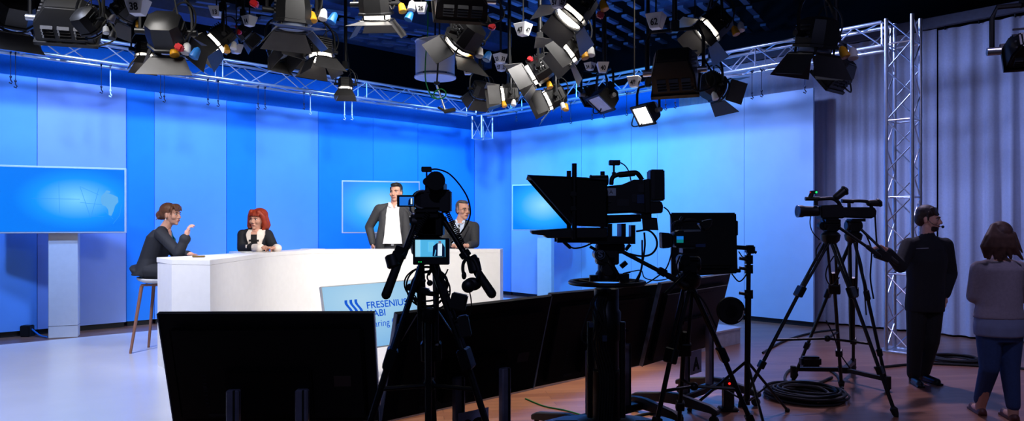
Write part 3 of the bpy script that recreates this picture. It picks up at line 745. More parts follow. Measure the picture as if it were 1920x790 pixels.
# ================================================================== confidence monitors (backs towards us)
MBACK = mat('monitor_back_plastic', (.045, .046, .056), .5, var=.05, scale=60)
MEDGE = mat('monitor_silver_edge', (.62, .64, .7), .35, .25)
STICK = mat('brown_sticker', (.3, .22, .2), .7)
COLM = mat('stand_column', (.50, .50, .58), .45, .2)
def monitor(ctr, yaw, tilt, roll, label, w=1.25, h=.72, sticker=True, cols=(-.2, .2), paper=None, trolley=True):
    R_, U_, N_ = panel_axes(math.radians(yaw), math.radians(tilt), math.radians(roll))   # N_ points to the viewer (back of the screen)
    ctr = Vector(ctr); M_ = Matrix((R_, -N_, U_)).transposed()
    Rh = V(R_.x, R_.y, 0).normalized(); Nh = V(N_.x, N_.y, 0).normalized()
    base = V(ctr.x, ctr.y, 0)+Nh*.03
    t = thing('floor_monitor', label, 'monitor', base, 'confidence monitors in a row facing the desk')
    MB().box(ctr-N_*.02, (w, .03, h), M_).bevel(.006, 1).build('screen_bezel', MBACK, t, 30)
    for sg in (-1, 1):
        MB().box(ctr-N_*.02+R_*(sg*(w/2)), (.006, .034, h), M_).build('edge_strip', MEDGE, t, 0)
    MB().box(ctr-N_*.02+U_*(h/2), (w, .034, .004), M_).build('edge_strip', DGR, t, 0)
    mb = MB(); mb.box(ctr+N_*.012-U_*.02, (w*.9, .04, h*.86), M_); mb.bevel(.02, 2)
    bc = mb.build('back_cover', MBACK, t, 40)
    mb = MB()
    for i in range(9): mb.box(ctr+N_*.033+U_*(-.02-.026*i)-R_*(w*.31), (.02, .004, .008 if i != 3 else .02), M_)
    mb.box(ctr+N_*.033+U_*(-.285)-R_*(w*.27), (.1, .004, .02), M_)
    mb.build('socket_row', DGR, bc, 0)
    mb = MB()
    for i in range(14): mb.box(ctr+N_*.0325+U_*(h*.33)+R_*(-.26+i*.04), (.022, .003, .006), M_)
    mb.build('vent_slots', INK, bc, 0)
    if sticker:
        MB().box(ctr+N_*.034-U_*(.06)+R_*(w*.34), (.1, .003, .07), M_).build('sticker', STICK, t, 0)
    # mount and two columns
    MB().box(ctr+N_*.05-U_*.12, (.5, .05, .3), M_).bevel(.01).build('mount_plate', BLK2, t, 30)
    for c in cols:
        p = ctr+R_*c+N_*.09-U_*.08
        b_ = V(p.x, p.y, .12)+Nh*.0
        MB().beam(b_, V(b_.x, b_.y, p.z), .075, .05, up=Nh).bevel(.008, 1).build('column', COLM, t, 30)
        MB().beam(b_+Rh*.012+Nh*.028, V(b_.x, b_.y, p.z)+Rh*.012+Nh*.028, .01, .012, up=Nh).build('column_slot', INK, t, 0)
    if trolley:
        bb = V((ctr+N_*.09-U_*.08).x, (ctr+N_*.09-U_*.08).y, 0)
        MB().beam(bb-Rh*.42+V(0, 0, .14), bb+Rh*.42+V(0, 0, .14), .1, .06).bevel(.01, 1).build('cross_bar', BLK2, t, 30)
        for sg in (-1, 1):
            c0 = bb+Rh*(sg*.4)
            ft = MB(); ft.rings([[c0+Nh*a+V(0, 0, z)+Rh*(e*.03) for e, z in ((-1, zl), (1, zl), (1, zh), (-1, zh))] for a, zl, zh in ((-.42, .08, .12), (-.36, .09, .15), (-.05, .11, .2), (.05, .11, .2), (.33, .09, .15), (.40, .08, .12))])
            ft.bevel(.008, 1).build('side_foot', DGR, t, 30)
            for a in (-.38, .36):
                q = c0+Nh*a
                cs = MB().cyl(q+V(0, 0, .085), q+V(0, 0, .07), .02, seg=10).build('caster', BLK2, t)
                mb = MB(); mb.cyl(q-Rh*.016+V(0, 0, .036), q+Rh*.016+V(0, 0, .036), .036, seg=16)
                mb.build('wheel', RUB, cs)
    if paper:
        txt, c, zc, pw, ph = paper
        p = ctr+R_*c+N_*.09-U_*.08; o_ = V(p.x, p.y, zc)+Nh*.045
        MB().box(o_, (pw, .003, ph), Matrix((Rh, -Nh, V(0, 0, 1))).transposed()).build('paper_sign', mat('blue_shaded_paper', (.74, .74, .88), .8, var=.03), t, 0)
        me = text_mesh(txt, ph*.75, axes(o_+Nh*.003-V(0, 0, .02), Rh, V(0, 0, 1), Nh), .0008, .006)
        put('sign_lettering', me, INK, t, 0)
    return t, R_, U_, N_, ctr
monitor((-1.433, 4.232, .737), 1.3, 16.9, 0, 'black floor monitor nearest us at lower left, back turned with brown sticker')
monitor((-.258, 4.67, .74), 40.4, 17.3, 1.2, 'black floor monitor right of the small tripod camcorder, paper marked 8O below it', cols=(-.16, .22), paper=('8O', -.075, .33, .24, .17))
monitor((.699, 5.561, .753), 41, 14.2, .1, 'black floor monitor behind the pedestal of the prompter camera', sticker=False, cols=(-.2, .22))
monitor((1.566, 6.266, .782), 48, 14.8, .7, 'black floor monitor furthest right in the row, paper marked A on its stand', sticker=False, cols=(-.2, .24), paper=('A', -.1, .42, .2, .2))
# upright squarish monitor on its own arm and light stand
def legset(t, top, feet, r=.012, nm='leg'):
    for f_ in feet:
        MB().cyl(top, f_, r, seg=8).build(nm, BLK2, t); 
Ym = 5.75
a, b_, c_, d_ = U(1258, 399, Ym), U(1381, 399, Ym), U(1384, 513, Ym), U(1260, 520, Ym)
t = thing('upright_monitor', 'squarish black monitor seen from behind, clamped to the light stand beside it', 'monitor', (a+c_)/2-V(0, 0, .25))
mb = MB(); mb.prism([a, b_, c_, d_], (0, .05, 0)); mb.bevel(.01, 2); mb.build('screen_bezel', MBACK, t, 30)
ce = (a+c_)/2
mb = MB(); mb.box(ce+V(0, -.03, .0), (.44, .06, .4)); mb.bevel(.025, 2); mb.build('back_cover', MBACK, t, 40)
MB().box(U(1381, 428, Ym)+V(0, .02, 0), (.02, .06, .12)).bevel(.004).build('side_latch', BLK2, t)
MB().box(U(1384, 508, Ym)+V(0, .02, 0), (.04, .06, .03)).bevel(.004).build('side_latch', BLK2, t)
Yl = 5.85
t = thing('light_stand', 'thin black light stand with side arm standing right of the squarish monitor', 'stand', V(U(1401, 0, Yl).x, Yl, 0))
top = U(1404, 468, Yl); bot = V(top.x-.015, Yl, .12)
mid = U(1403, 560, Yl)
MB().cyl(mid, top, .018, seg=10).build('upper_tube', BLK2, t); MB().cyl(bot, mid+V(0, 0, .03), .024, seg=10).build('lower_tube', BLK2, t)
for py in (487, 505, 552):
    q = U(1404, py, Yl); c = MB().cyl(q-V(0, 0, .035), q+V(0, 0, .035), .034, seg=12).build('collar', BLK2, t)
    MB().cyl(q-V(.02, .02, 0), q-V(.085, .02, -.012), .013, seg=8).build('collar_knob', BLK2, c)
MB().beam(U(1378, 464, Yl), U(1412, 466, Yl), .05, .035).build('side_arm', BLK2, t, 0)
MB().box(U(1406, 468, Yl), (.07, .07, .07)).bevel(.01).build('arm_clamp', BLK2, t)
MB().cyl(U(1412, 472, Yl), U(1418, 474, Yl), .012).build('arm_knob', BLK2, t)
for k in range(3):
    a = 2*PI*k/3+.5; ft = V(bot.x+.48*math.cos(a), Yl+.48*math.sin(a), .015)
    lg = MB().cyl(V(bot.x, Yl, .48), ft, .012, seg=8).build('leg', BLK2, t)
    MB().sphere(ft, .022, seg=10, rn=6).build('rubber_foot', RUB, lg)
    MB().cyl(V(bot.x, Yl, .14), V(bot.x, Yl, .48)*.5+ft*.5, .008, seg=6).build('leg_brace', BLK2, t)
MB().tube(wire([U(1385, 472, Yl), U(1392, 482, Yl), U(1400, 484, Yl)]), .005, 5).build('arm_cable', RUB, t)
MB().tube(wire([U(1372, 514, Yl), U(1385, 528, Yl), U(1396, 520, Yl), U(1402, 508, Yl)]), .006, 5).build('monitor_cable', RUB, t)
# round black reel hung on the last monitor's column
q = U(1370, 583, 6.05)
t = thing('cable_reel', 'round black disc hanging beside the furthest right floor monitor', 'reel', q-V(0, 0, .12))
MB().cyl(q-V(0, .03, 0), q+V(0, .03, 0), .118, seg=32).bevel(.012, 2).build('disc', BLK, t)
MB().cyl(q-V(0, .04, 0), q-V(0, .028, 0), .05, seg=20).build('hub', BLK2, t)
mb = MB()
for k in range(6):
    a = -.9+k*.17; mb.box(q+V(.1*math.cos(a), -.033, .1*math.sin(a)), (.02, .004, .008), Matrix.Rotation(-a-PI/2, 3, 'Y'))
mb.build('white_marks', WHP, t, 0)
# ================================================================== tripods
def tripod(name, label, apex, feet, cat='tripod', spread=None, seg2=.52, head=True, hh=.12, r=.013, group=None, bar=None, gsp=False):
    t = thing(name, label, cat, V(apex.x, apex.y, 0), group)
    ap = Vector(apex)
    mb = MB(); mb.lathe([(.045, -.1), (.075, -.07), (.085, -.02), (.07, .0), (.05, .01)], ap, (0, 0, 1), 18); mb.build('bowl', BLK2, t)
    if head:
        mb = MB(); mb.box(ap+V(0, 0, .06), (.1, .1, .1)); mb.cyl(ap+V(-.075, 0, .07), ap+V(.075, 0, .07), .05, seg=18); mb.box(ap+V(0, 0, hh+.005), (.11, .13, .025)); mb.bevel(.008, 1); mb.build('fluid_head', BLK2, t, 35)
    for f_ in feet:
        f_ = Vector(f_); d = f_-ap; lat = d.cross(V(0, 0, 1))
        if lat.length < 1e-3: lat = V(1, 0, 0)
        lat.normalize()
        k = ap+d*seg2; s0 = ap+d*.03+V(0, 0, -.03)
        mb = MB(); mb.cyl(s0-lat*.032, k-lat*.026, r, seg=8); mb.cyl(s0+lat*.032, k+lat*.026, r, seg=8)
        lg = mb.build('leg', BLK2, t)
        mb = MB(); mb.beam(k-d.normalized()*.05, k+d.normalized()*.05, .1, .05, up=lat.cross(d)); mb.bevel(.008, 1); mb.build('leg_clamp', BLK2, lg, 30)
        mb = MB(); mb.cyl(k-d*.1, f_, r*1.25, seg=8); mb.build('lower_leg', BLK2, lg)
        k2 = ap+d*.76; mb = MB(); mb.beam(k2-d.normalized()*.035, k2+d.normalized()*.035, .06, .05, up=lat.cross(d)); mb.bevel(.006, 1); mb.build('leg_clamp', BLK2, lg, 30)
        mb = MB(); mb.lathe([(.018, 0), (.032, .02), (.026, .06), (.015, .09)], f_-d.normalized()*.085+V(0, 0, 0), d, 12); mb.build('rubber_foot', RUB, lg)
    if spread:
        hub = sum((ap+(Vector(f_)-ap)*spread for f_ in feet), V(0, 0, 0))/len(feet)
        MB().sphere(hub, .03, seg=12, rn=8).build('spreader_hub', BLK2, t)
        for f_ in feet: MB().cyl(hub, ap+(Vector(f_)-ap)*spread, .011, seg=8).build('spreader_bar', BLK2, t)
    if gsp:
        hub = sum((Vector(f_) for f_ in feet), V(0, 0, 0))/len(feet)+V(0, 0, .11)
        MB().cyl(hub-V(0, 0, .03), hub+V(0, 0, .03), .06, seg=14).build('dolly_hub', BLK2, t)
        for f_ in feet:
            e = Vector(f_)+V(0, 0, .11)
            MB().beam(hub, e, .045, .04).build('dolly_arm', BLK2, t, 0)
            MB().cyl(e+V(0, 0, .03), e-V(0, 0, .09), .028, seg=10).build('dolly_foot', RUB, t)
    return t
def coil(px0, py0, px1, py1, Y, d0=0., d1=0., n=18, r=.012):   # coiled cord along a bar
    a, b_ = UP(px0, py0, Y, d0), UP(px1, py1, Y, d1); x, d, z = frame(b_-a); L = (b_-a).length; pts = []
    for i in range(n*8+1):
        s = i/(n*8); an = 2*PI*i/8; pts.append(a+d*(L*s)+x*(r*math.cos(an))+z*(r*math.sin(an)))
    return MB().tube(pts, .0028, 5)
# ------------------------------------------------------------------ small camcorder in the middle foreground
Y1 = 3.3
def u1(px, py, d=0.): return UP(px, py, Y1, d)
s1 = Y1/F
ap = u1(802, 447)
feet = [V(u1(612, 0).x, 3.22, 0), V(u1(1004, 0).x, 3.2, 0), V(u1(800, 0).x, 3.75, 0)]
t = tripod('camera_tripod', 'black tripod in the foreground carrying the small camcorder with lit monitor', ap, feet, head=True, spread=.45, seg2=.36, group='black camera tripods')
TP1 = t
# counterweight column, can and stay
MB().cyl(u1(785, 500), u1(787, 640), .010, seg=8).build('hanging_tube', BLK2, t); MB().cyl(u1(819, 500), u1(819, 640), .010, seg=8).build('hanging_tube', BLK2, t)
MB().lathe([(.03, -.03), (.036, -.02), (.034, .03), (.02, .035)], u1(804, 592), (0, 0, 1), 18).build('weight_can', BLK2, t)
MB().cyl(u1(803, 600), u1(803, 1000), .016, seg=10).build('centre_tube', BLK2, t)
MB().cyl(u1(819, 580), u1(857, 637), .0035, seg=6).build('silver_stay', ALU, t)
MB().cyl(u1(782, 590), u1(752, 640), .003, seg=6).build('silver_stay', ALU, t)
# pan bars with rig and foam grips
for (a, b_, g0, g1, rg, nm) in (((782, 412), (755, 484), (744, 500), (724, 553), (737, 490, 13, 17), 'left'), ((826, 404), (878, 486), (896, 512), (922, 551), (889, 498, 12, 19), 'right')):
    pb = MB().cyl(u1(*a, -.02), u1(*b_, -.12), .0135, seg=12).build('pan_bar', BLK2, t)
    MB().cyl(u1(*b_, -.12), u1(*g1, -.16), .009, seg=10).build('grip_core', BLK2, pb)
    mb = MB(); mb.cap(u1(*g0, -.13), u1(*g1, -.16), .019, .021, 16); mb.build('foam_grip', RUB, pb)
    mb = MB(); mb.cyl(u1(rg[0]-3, rg[1]-rg[3]*.7, -.12), u1(rg[0]+3, rg[1]+rg[3]*.7, -.13), rg[2]*s1, seg=16); mb.box(u1(rg[0]+(8 if nm == 'left' else -2), rg[1]-8, -.12), (.05, .05, .05), Matrix.Rotation(.4 if nm == 'left' else -.5, 3, 'Y')); mb.bevel(.006, 1); mb.build('zoom_control', BLK, pb, 35)
    mb = MB(); mb.box(u1(rg[0]+(14 if nm == 'left' else -17), rg[1]-21, -.11), (.05, .02, .03), Matrix.Rotation(.4 if nm == 'left' else -.6, 3, 'Y')); mb.bevel(.004, 1); mb.build('bar_bracket', BLK2, pb, 35)
coil(803, 400, 763, 466, Y1, -.06, -.13, 20, .0105).build('coiled_cord', RUB, t)
coil(836, 394, 868, 458, Y1, -.06, -.13, 20, .0085).build('coiled_cord', RUB, t)
# cable loops hanging under the bowl
for k, (cx, cy, rx, ry) in enumerate(((800, 537, 38, 40), (803, 540, 33, 34), (799, 532, 41, 33), (808, 545, 36, 38))):
    pts = [u1(cx+rx*math.cos(a), cy-ry*math.sin(a)*(.92 if math.sin(a) > 0 else 1), .05+.02*math.sin(a*2+k)) for a in [2*PI*i/36 for i in range(36)]]
    MB().tube(pts, .0042, 5, closed=True).build('cable_loop', RUB, t)
for pts in ([(840, 505), (830, 530), (832, 560), (838, 590), (850, 602), (858, 600)], [(770, 560), (778, 555), (790, 580), (800, 575)], [(812, 545), (830, 552), (845, 545)], [(760, 566), (772, 556), (784, 566)]):
    MB().tube(wire([u1(x, y, -.02) for x, y in pts]), .0035, 5).build('cable', RUB, t)
mb = MB(); mb.box(u1(784, 543, .02), (.11, .05, .03), Matrix.Rotation(.25, 3, 'Y')); mb.box(u1(808, 551, .02), (.06, .04, .02), Matrix.Rotation(.1, 3, 'Y')); mb.bevel(.006); mb.build('mid_bracket', BLK2, t, 35)
# wide black box strapped on the right leg
mb = MB(); mb.box(u1(860, 566, -.06), (.075, .05, .075), Matrix.Rotation(.22, 3, 'Y')); mb.bevel(.006); mb.build('receiver_box', BLK, t, 35)
mb = MB(); mb.box(u1(871, 612, -.06), (.05, .045, .1), Matrix.Rotation(-.2, 3, 'Y')); mb.bevel(.006); mb.build('receiver_box', BLK, t, 35)
# small goose neck clip-on
mb = MB(); mb.sphere(u1(806, 531, -.04), .014); mb.sphere(u1(794, 527, -.04), .011); mb.tube(wire([u1(806, 531, -.04), u1(801, 520, -.04), u1(806, 508, -.04), u1(807, 500, -.04)]), .004, 6); mb.cap(u1(804, 514, -.04), u1(807, 508, -.04), .008)
mb.build('talkback_mic', BLK, t, 60)
# headphones on the right bar
t = thing('headphones', 'black headphones hung on the right pan bar of the small camcorder', 'headphones', u1(880, 545, -.15))
MB().tube(wire([u1(872, 520, -.13), u1(868, 508, -.13), u1(869, 494, -.13), u1(876, 485, -.135), u1(886, 486, -.15), u1(893, 496, -.16), u1(897, 512, -.17), u1(895, 524, -.17)]), .0075, 8).build('headband', BLK, t)
for (x, y, d, rx) in ((886, 533, -.14, 16.5), (878, 537, -.19, 12)):
    mb = MB(); mb.sphere(u1(x, y, d), (rx*s1, .022, 12*s1), seg=18, rn=12); mb.build('ear_cup', BLK, t, 60)
MB().sphere(u1(870, 517, -.13), (.011, .012, .018)).build('slider', BLK2, t)
MB().tube(wire([u1(880, 546, -.14), u1(883, 560, -.14), u1(884, 580, -.13), u1(880, 595, -.12)]), .003, 5).build('lead', RUB, t)
# field monitor
def quad_scr(p, name, m, t, d): 
    mb = MB(); mb.face([u1(x, y, d) for x, y in p]); return mb.build(name, m, t, 0)
def emis(name, c, s=.9): return mat(name, c, .4, emit=s, ecol=c, var=.05)
t = thing('field_monitor', 'small lit field monitor on the central tripod showing a man in a jacket', 'monitor', u1(808, 497, -.06))
mb = MB(); mb.prism([u1(774, 447, -.1100), u1(842, 447, -.1100), u1(842, 497, -.1100), u1(774, 497, -.1100)], (0, .035, 0)); mb.bevel(.004, 1); mb.build('monitor_case', BLK, t, 30)
mb = MB(); mb.box(u1(808, 455, -.03), (.05, .05, .05)); mb.bevel(.005); mb.build('monitor_mount', BLK2, t, 30)
dsp = quad_scr([(778.5, 450), (835, 450), (835, 482), (778.5, 482)], 'display', emis('display_sky', (.32, .72, .90)), t, -.1115)
quad_scr([(778.5, 450), (788, 450), (788, 482), (778.5, 482)], 'picture_panel', emis('display_pale', (.62, .86, .94)), t, -.1125)
quad_scr([(803, 454), (814, 454), (814, 472), (803, 472)], 'picture_panel', emis('display_mid', (.40, .78, .92)), t, -.1125)
quad_scr([(811, 481), (812, 462), (818, 457), (824, 455), (830, 457), (834, 464), (834, 482)], 'picture_man', emis('display_navy', (.03, .10, .25), .5), t, -.1130)
quad_scr([(820.5, 480), (821, 457), (829, 457), (828.5, 480)], 'picture_shirt', emis('display_white', (.85, .95, 1)), t, -.1135)
quad_scr([(814, 480), (816.5, 468), (818, 470), (816, 480)], 'picture_gap', emis('display_sky', (.32, .72, .90)), t, -.1135)
quad_scr([(822.5, 457), (822, 452), (827, 452), (827, 457)], 'picture_face', emis('display_skin', (.45, .42, .5)), t, -.1135)
for x in (785.5, 789.5): MB().sphere(u1(x, 491.5, -.1120), .0022, seg=8, rn=6).build('green_led', mat('green_led', (.1, .9, .4), emit=2.), t)
# the camcorder itself
t = thing('camcorder', 'small black camcorder on the foreground tripod with flip-out screen showing blue', 'camera', u1(805, 405))
mb = MB(); mb.box(u1(818, 378, .05), (.115, .26, .09)); mb.bevel(.014, 2); mb.build('camera_body', BLK, t, 35)
mb = MB(); mb.box(u1(836, 378, -.06), (.05, .09, .105)); mb.bevel(.008, 2); mb.build('battery', BLK, t, 35)
mb = MB(); mb.box(u1(818, 353, .02), (.085, .18, .06)); mb.bevel(.008, 2); mb.build('top_handle', BLK, t, 35)
mb = MB(); mb.cyl(u1(800, 341, .1), u1(800, 341, -.08), .018, seg=16); mb.cyl(u1(812, 346, -.04), u1(816, 340, -.13), .03, seg=18); mb.build('viewfinder', BLK, t, 35)
mb = MB(); mb.cyl(u1(817, 339, -.13), u1(817, 339, -.16), .034, .042, 22); mb.build('eyecup', RUB, t, 35)
mb = MB(); mb.cyl(u1(790, 375, .02), u1(789, 375, .3), .042, seg=24); mb.ring(u1(789, 375, .30), .043, .006, (0, 1, 0), 24, 6); mb.build('lens_barrel', BLK, t, 35)
MB().ring(u1(792, 374, -.0), .041, .004, (0, 1, 0), 24, 6).build('focus_ring', ALU, t)
MB().tube(wire([u1(769, 388, -.04), u1(770, 396, -.04), u1(776, 402, -.04), u1(790, 402, -.04)]), .005, 8).build('lens_bracket', ALU, t)
mb = MB(); mb.prism([u1(744, 366, -.08), u1(778, 366, -.08), u1(778, 388, -.08), u1(744, 388, -.08)], (0, .014, 0)); mb.bevel(.003, 1); mb.build('flip_screen', BLK, t, 30)
quad_scr([(749, 369.5), (776, 369.5), (776, 385.5), (749, 385.5)], 'flip_display', emis('flip_blue', (.13, .46, .86)), t, -.0815)
quad_scr([(765, 385), (766, 376), (769, 371.5), (774, 372), (775.5, 385)], 'flip_picture', emis('display_navy', (.03, .10, .25), .5), t, -.0822)
quad_scr([(770, 383), (770, 372), (773, 372), (773, 383)], 'flip_picture', emis('display_white', (.85, .95, 1)), t, -.0828)
mb = MB(); mb.box(u1(803, 405, 0), (.115, .12, .03)); mb.box(u1(812, 425, 0), (.1, .1, .09)); mb.box(u1(779, 413, 0), (.05, .05, .03)); mb.cyl(u1(770, 418, 0), u1(785, 418, 0), .022); mb.cyl(u1(825, 415, 0), u1(838, 415, 0), .024); mb.bevel(.007, 1); mb.build('camera_plate', BLK2, t, 35)
mb = MB(); mb.box(u1(800, 318, -.02), (.046, .035, .024)); mb.bevel(.003, 1); mb.cyl(u1(800, 322, -.02), u1(800, 345, -.02), .004); mb.build('tally_box', BLK, t, 35)
MB().tube(wire([u1(808, 318, -.02), u1(822, 318, -.02), u1(842, 326, -.02), u1(862, 347, -.02), u1(877, 372, -.02), u1(882, 397, -.02), u1(878, 415, -.02), u1(868, 432, -.02), u1(856, 447, -.02), u1(846, 456, -.02)]), .0042, 6).build('tally_cable', RUB, t)
# ------------------------------------------------------------------ studio camera with prompter on a pedestal
Y2 = 4.9; s2 = Y2/F
def u2(px, py, d=0.): return U(px, py, Y2, d)
def plate2(pts, d0, d1): return MB().prism([u2(x, y, d0) for x, y in pts], (0, d1-d0, 0))
P2 = V(u2(1137, 0).x, Y2, 0)
t = thing('camera_pedestal', 'black studio pedestal with steering ring under the prompter camera', 'pedestal', P2)
prof = [(.10, .24), (.10, .6), (.085, .61), (.085, .8), (.1, .82), (.1, 1.0), (.085, 1.02), (.085, 1.16), (.06, 1.17)]
MB().lathe(prof, P2, (0, 0, 1), 28).build('column', BLK2, t)
MB().lathe([(.16, .2), (.2, .21), (.2, .25), (.14, .27)], P2, (0, 0, 1), 28).build('column_foot', BLK2, t)
cr = u2(1138, 530)
MB().ring(cr, .252, .0155, (0, 0, 1), 48, 10).build('steering_ring', BLK, t)
for k in range(3):
    a = 2*PI*k/3+.3; MB().cyl(cr+V(.06*math.cos(a), .06*math.sin(a), -.02), cr+V(.25*math.cos(a), .25*math.sin(a), 0), .012, seg=8).build('ring_spoke', BLK2, t)
mb = MB(); mb.cyl(u2(1110, 526, -.1), u2(1110, 514, -.1), .03); mb.box(u2(1168, 522, -.05), (.06, .06, .07)); mb.build('ring_control', BLK2, t, 35)
for k in range(3):
    a = 2*PI*k/3+PI/6; e = P2+V(.5*math.cos(a), .5*math.sin(a), 0)
    lg = MB().rings([[P2+(e-P2)*s+V(-math.sin(a), math.cos(a), 0)*(x*w_)+V(0, 0, z) for x, z in ((-1, zl), (1, zl), (1, zh), (-1, zh))] for s, w_, zl, zh in ((.2, .09, .12, .26), (.7, .07, .11, .22), (1.0, .06, .1, .17))])
    lg = lg.build('base_arm', BLK2, t, 20)
    mb = MB(); mb.cyl(e+V(-.02, 0, .065), e+V(.02, 0, .065), .065, seg=18); mb.build('wheel', RUB, lg)
    MB().box(e+V(0, 0, .1), (.16, .16, .1)).bevel(.02, 2).build('wheel_guard', BLK2, lg, 35)
# drag link tubes seen below
for px in (1103, 1163): MB().cyl(u2(px, 600, -.1), V(u2(px, 0).x, Y2-.1, .3), .02, seg=8).build('cable_guide', BLK2, t)
for k in range(6):
    x0 = 1116+k*5
    MB().tube(wire([u2(1125+k*3, 540, -.12), u2(x0-12, 565, -.14), u2(x0-4+6*math.sin(k), 600, -.15), u2(x0-10, 640, -.14), u2(x0+4, 700, -.14), V(u2(x0, 0).x, Y2-.16, .27)]), .006, 5).build('camera_cable', RUB, t)
for pts in ([(1112, 556), (1100, 580), (1090, 610), (1087, 630), (1096, 640)], [(1110, 575), (1122, 600), (1130, 620), (1128, 630)]):
    MB().tube(wire([u2(x, y, -.15) for x, y in pts]), .0075, 6).build('camera_cable', RUB, t)
mb = MB(); mb.box(u2(1128, 628, -.15), (.03, .03, .04)); mb.box(u2(1104, 604, -.15), (.03, .02, .03)); mb.build('cable_plug', mat('grey_plug', (.25, .3, .4), .4, .3), t, 0)
mb = MB(); mb.lathe([(.05, 0), (.075, .01), (.075, .05), (.06, .07), (.06, .12), (.08, .13), (.08, .16)], u2(1137, 526), (0, 0, 1), 20); mb.build('head_base', BLK2, t)
mb = MB(); mb.box(u2(1138, 477, 0), (.15, .13, .14)); mb.box(u2(1156, 466, 0), (.1, .12, .07)); mb.cyl(u2(1138, 505, -.08), u2(1138, 505, .08), .05); mb.bevel(.01, 1); mb.build('head_body', BLK, t, 35)
mb = MB(); mb.cyl(u2(1123, 477, -.075), u2(1123, 477, .075), .04, seg=24); mb.bevel(.004, 1); mb.build('drag_knob', BLK2, t, 35)
EMB = mat('emblem_blue_grey', (.42, .5, .62), .5)
MB().ring(u2(1123, 477, -.077), .031, .0022, (0, 1, 0), 28, 5).build('emblem_ring', EMB, t)
put('emblem', text_mesh('S', .058, axes(u2(1123, 477, -.077), V(1, 0, 0), V(0, 0, 1), V(0, -1, 0)), .001, .002, 1.25), EMB, t, 0)
mb = MB(); mb.tube([u2(1128, 468, -.04), u2(1142, 492, -.09), u2(1158, 520, -.1), u2(1166, 530, -.1)], .014, 8); mb.tube([u2(1140, 480, .04), u2(1150, 510, .0), u2(1152, 528, 0)], .014, 8); mb.build('tilt_link', BLK2, t)
mb = MB(); mb.box(u2(1168, 496, -.03), (.05, .04, .03), Matrix.Rotation(-.7, 3, 'Y')); mb.box(u2(1177, 464, 0), (.05, .04, .02), Matrix.Rotation(-.9, 3, 'Y')); mb.box(u2(1112, 466, 0), (.05, .03, .02), Matrix.Rotation(.5, 3, 'Y')); mb.build('lock_lever', BLK2, t, 0)
MB().cyl(u2(1166, 472, -.02), u2(1256, 522, -.25), .014, seg=10).build('pan_bar', BLK2, t)
MB().box(u2(1231, 507, -.18), (.06, .05, .05), Matrix.Rotation(.5, 3, 'Y')).bevel(.006).build('bar_clamp', BLK2, t, 35)
MB().cap(u2(1240, 513, -.21), u2(1268, 529, -.28), .02).build('foam_grip', RUB, t)
for pts in ([(1166, 512), (1185, 508), (1200, 507), (1206, 520), (1225, 525), (1245, 523), (1252, 518)], [(1165, 513), (1180, 510)]):
    MB().tube(wire([u2(x, y, -.05) for x, y in pts]), .004, 5).build('cable', RUB, t)
t = thing('studio_camera', 'large black broadcast camera with white sticker behind the prompter hood', 'camera', u2(1175, 420))
mb = plate2([(1128, 351), (1165, 347), (1186, 338), (1205, 338), (1206, 402), (1200, 402), (1187, 399), (1128, 402)], -.07, .09); mb.bevel(.012, 2); mb.build('camera_body', BLK, t, 35)
mb = MB().tube(wire([u2(1146, 347), u2(1148, 334), u2(1158, 328), u2(1176, 325), u2(1192, 324), u2(1199, 330), u2(1204, 338)], 5), [.014]+[.016]*29+[.02], 10); mb.tube([u2(1160, 328), u2(1190, 325)], .021, 10); mb.build('top_handle', BLK, t, 50)
mb = plate2([(1204, 338), (1216, 336), (1217, 399), (1206, 402)], -.06, .08); mb.bevel(.006, 1); mb.build('rear_panel', BLK, t, 35)
mb = plate2([(1216.5, 319), (1243, 319), (1243.5, 377), (1217, 377)], -.06, .08); mb.bevel(.008, 2); mb.build('battery', BLK, t, 35)
mb = plate2([(1218, 322), (1224, 322), (1224, 375), (1218, 375)], -.0625, -.055); mb.build('battery_plate', DGR, t, 0)
mb = plate2([(1206, 378), (1238, 378), (1241, 387), (1240, 400), (1208, 402)], -.05, .07); mb.bevel(.008, 1); mb.build('rear_adapter', BLK, t, 35)
BLG = mat('blue_grey_panel', (.22, .30, .46), .35)
for (x0, y0, x1, y1, m, nm) in ((1134, 354, 1152, 368, mat('pale_sticker', (.78, .84, .9), .6), 'sticker'), (1191, 366, 1204, 382, BLG, 'side_panel'), (1181, 365, 1190, 381, DGR, 'side_panel'), (1154, 374, 1176, 387, DGR, 'control_panel'), (1193, 347, 1204, 362, DGR, 'control_panel')):
    plate2([(x0, y0), (x1, y0), (x1, y1), (x0, y1)], -.0735, -.069).build(nm, m, t, 0)
put('sticker_mark', text_mesh('A', .036, axes(u2(1143, 361.5, -.0737), V(1, 0, 0), V(0, 0, 1), V(0, -1, 0)), .0006), INK, t, 0)
mb = MB()
for k in range(9): mb.cyl(u2(1131+2.6*(k % 5), 379+7*(k//5), -.07), u2(1131+2.6*(k % 5), 379+7*(k//5), -.08), .006, seg=8)
mb.build('control_knobs', DGR, t)
mb = MB(); mb.cyl(u2(1128, 385, .02), u2(1098, 385, .02), .055, .06, 24); mb.build('lens', BLK, t, 35)
mb = MB(); mb.cyl(u2(1104, 340, -.06), u2(1138, 339, -.06), .036, .034, 20); mb.ring(u2(1106, 340, -.06), .037, .005, (1, 0, 0), 20, 6); mb.box(u2(1124, 343, -.0), (.08, .14, .06)); mb.bevel(.005, 1, 50); mb.build('viewfinder', BLK, t, 35)
plate2([(1102.5, 336.5), (1108, 336.5), (1108, 345), (1102.5, 345)], -.1, -.092).build('viewfinder_window', BLG, t, 0)
mb = MB(); mb.box(u2(1152, 305.5, 0), (.075, .05, .035)); mb.bevel(.004, 1); mb.cyl(u2(1151, 309), u2(1151, 326), .007); mb.box(u2(1151, 326), (.025, .025, .02)); mb.build('tally_box', BLK, t, 35)
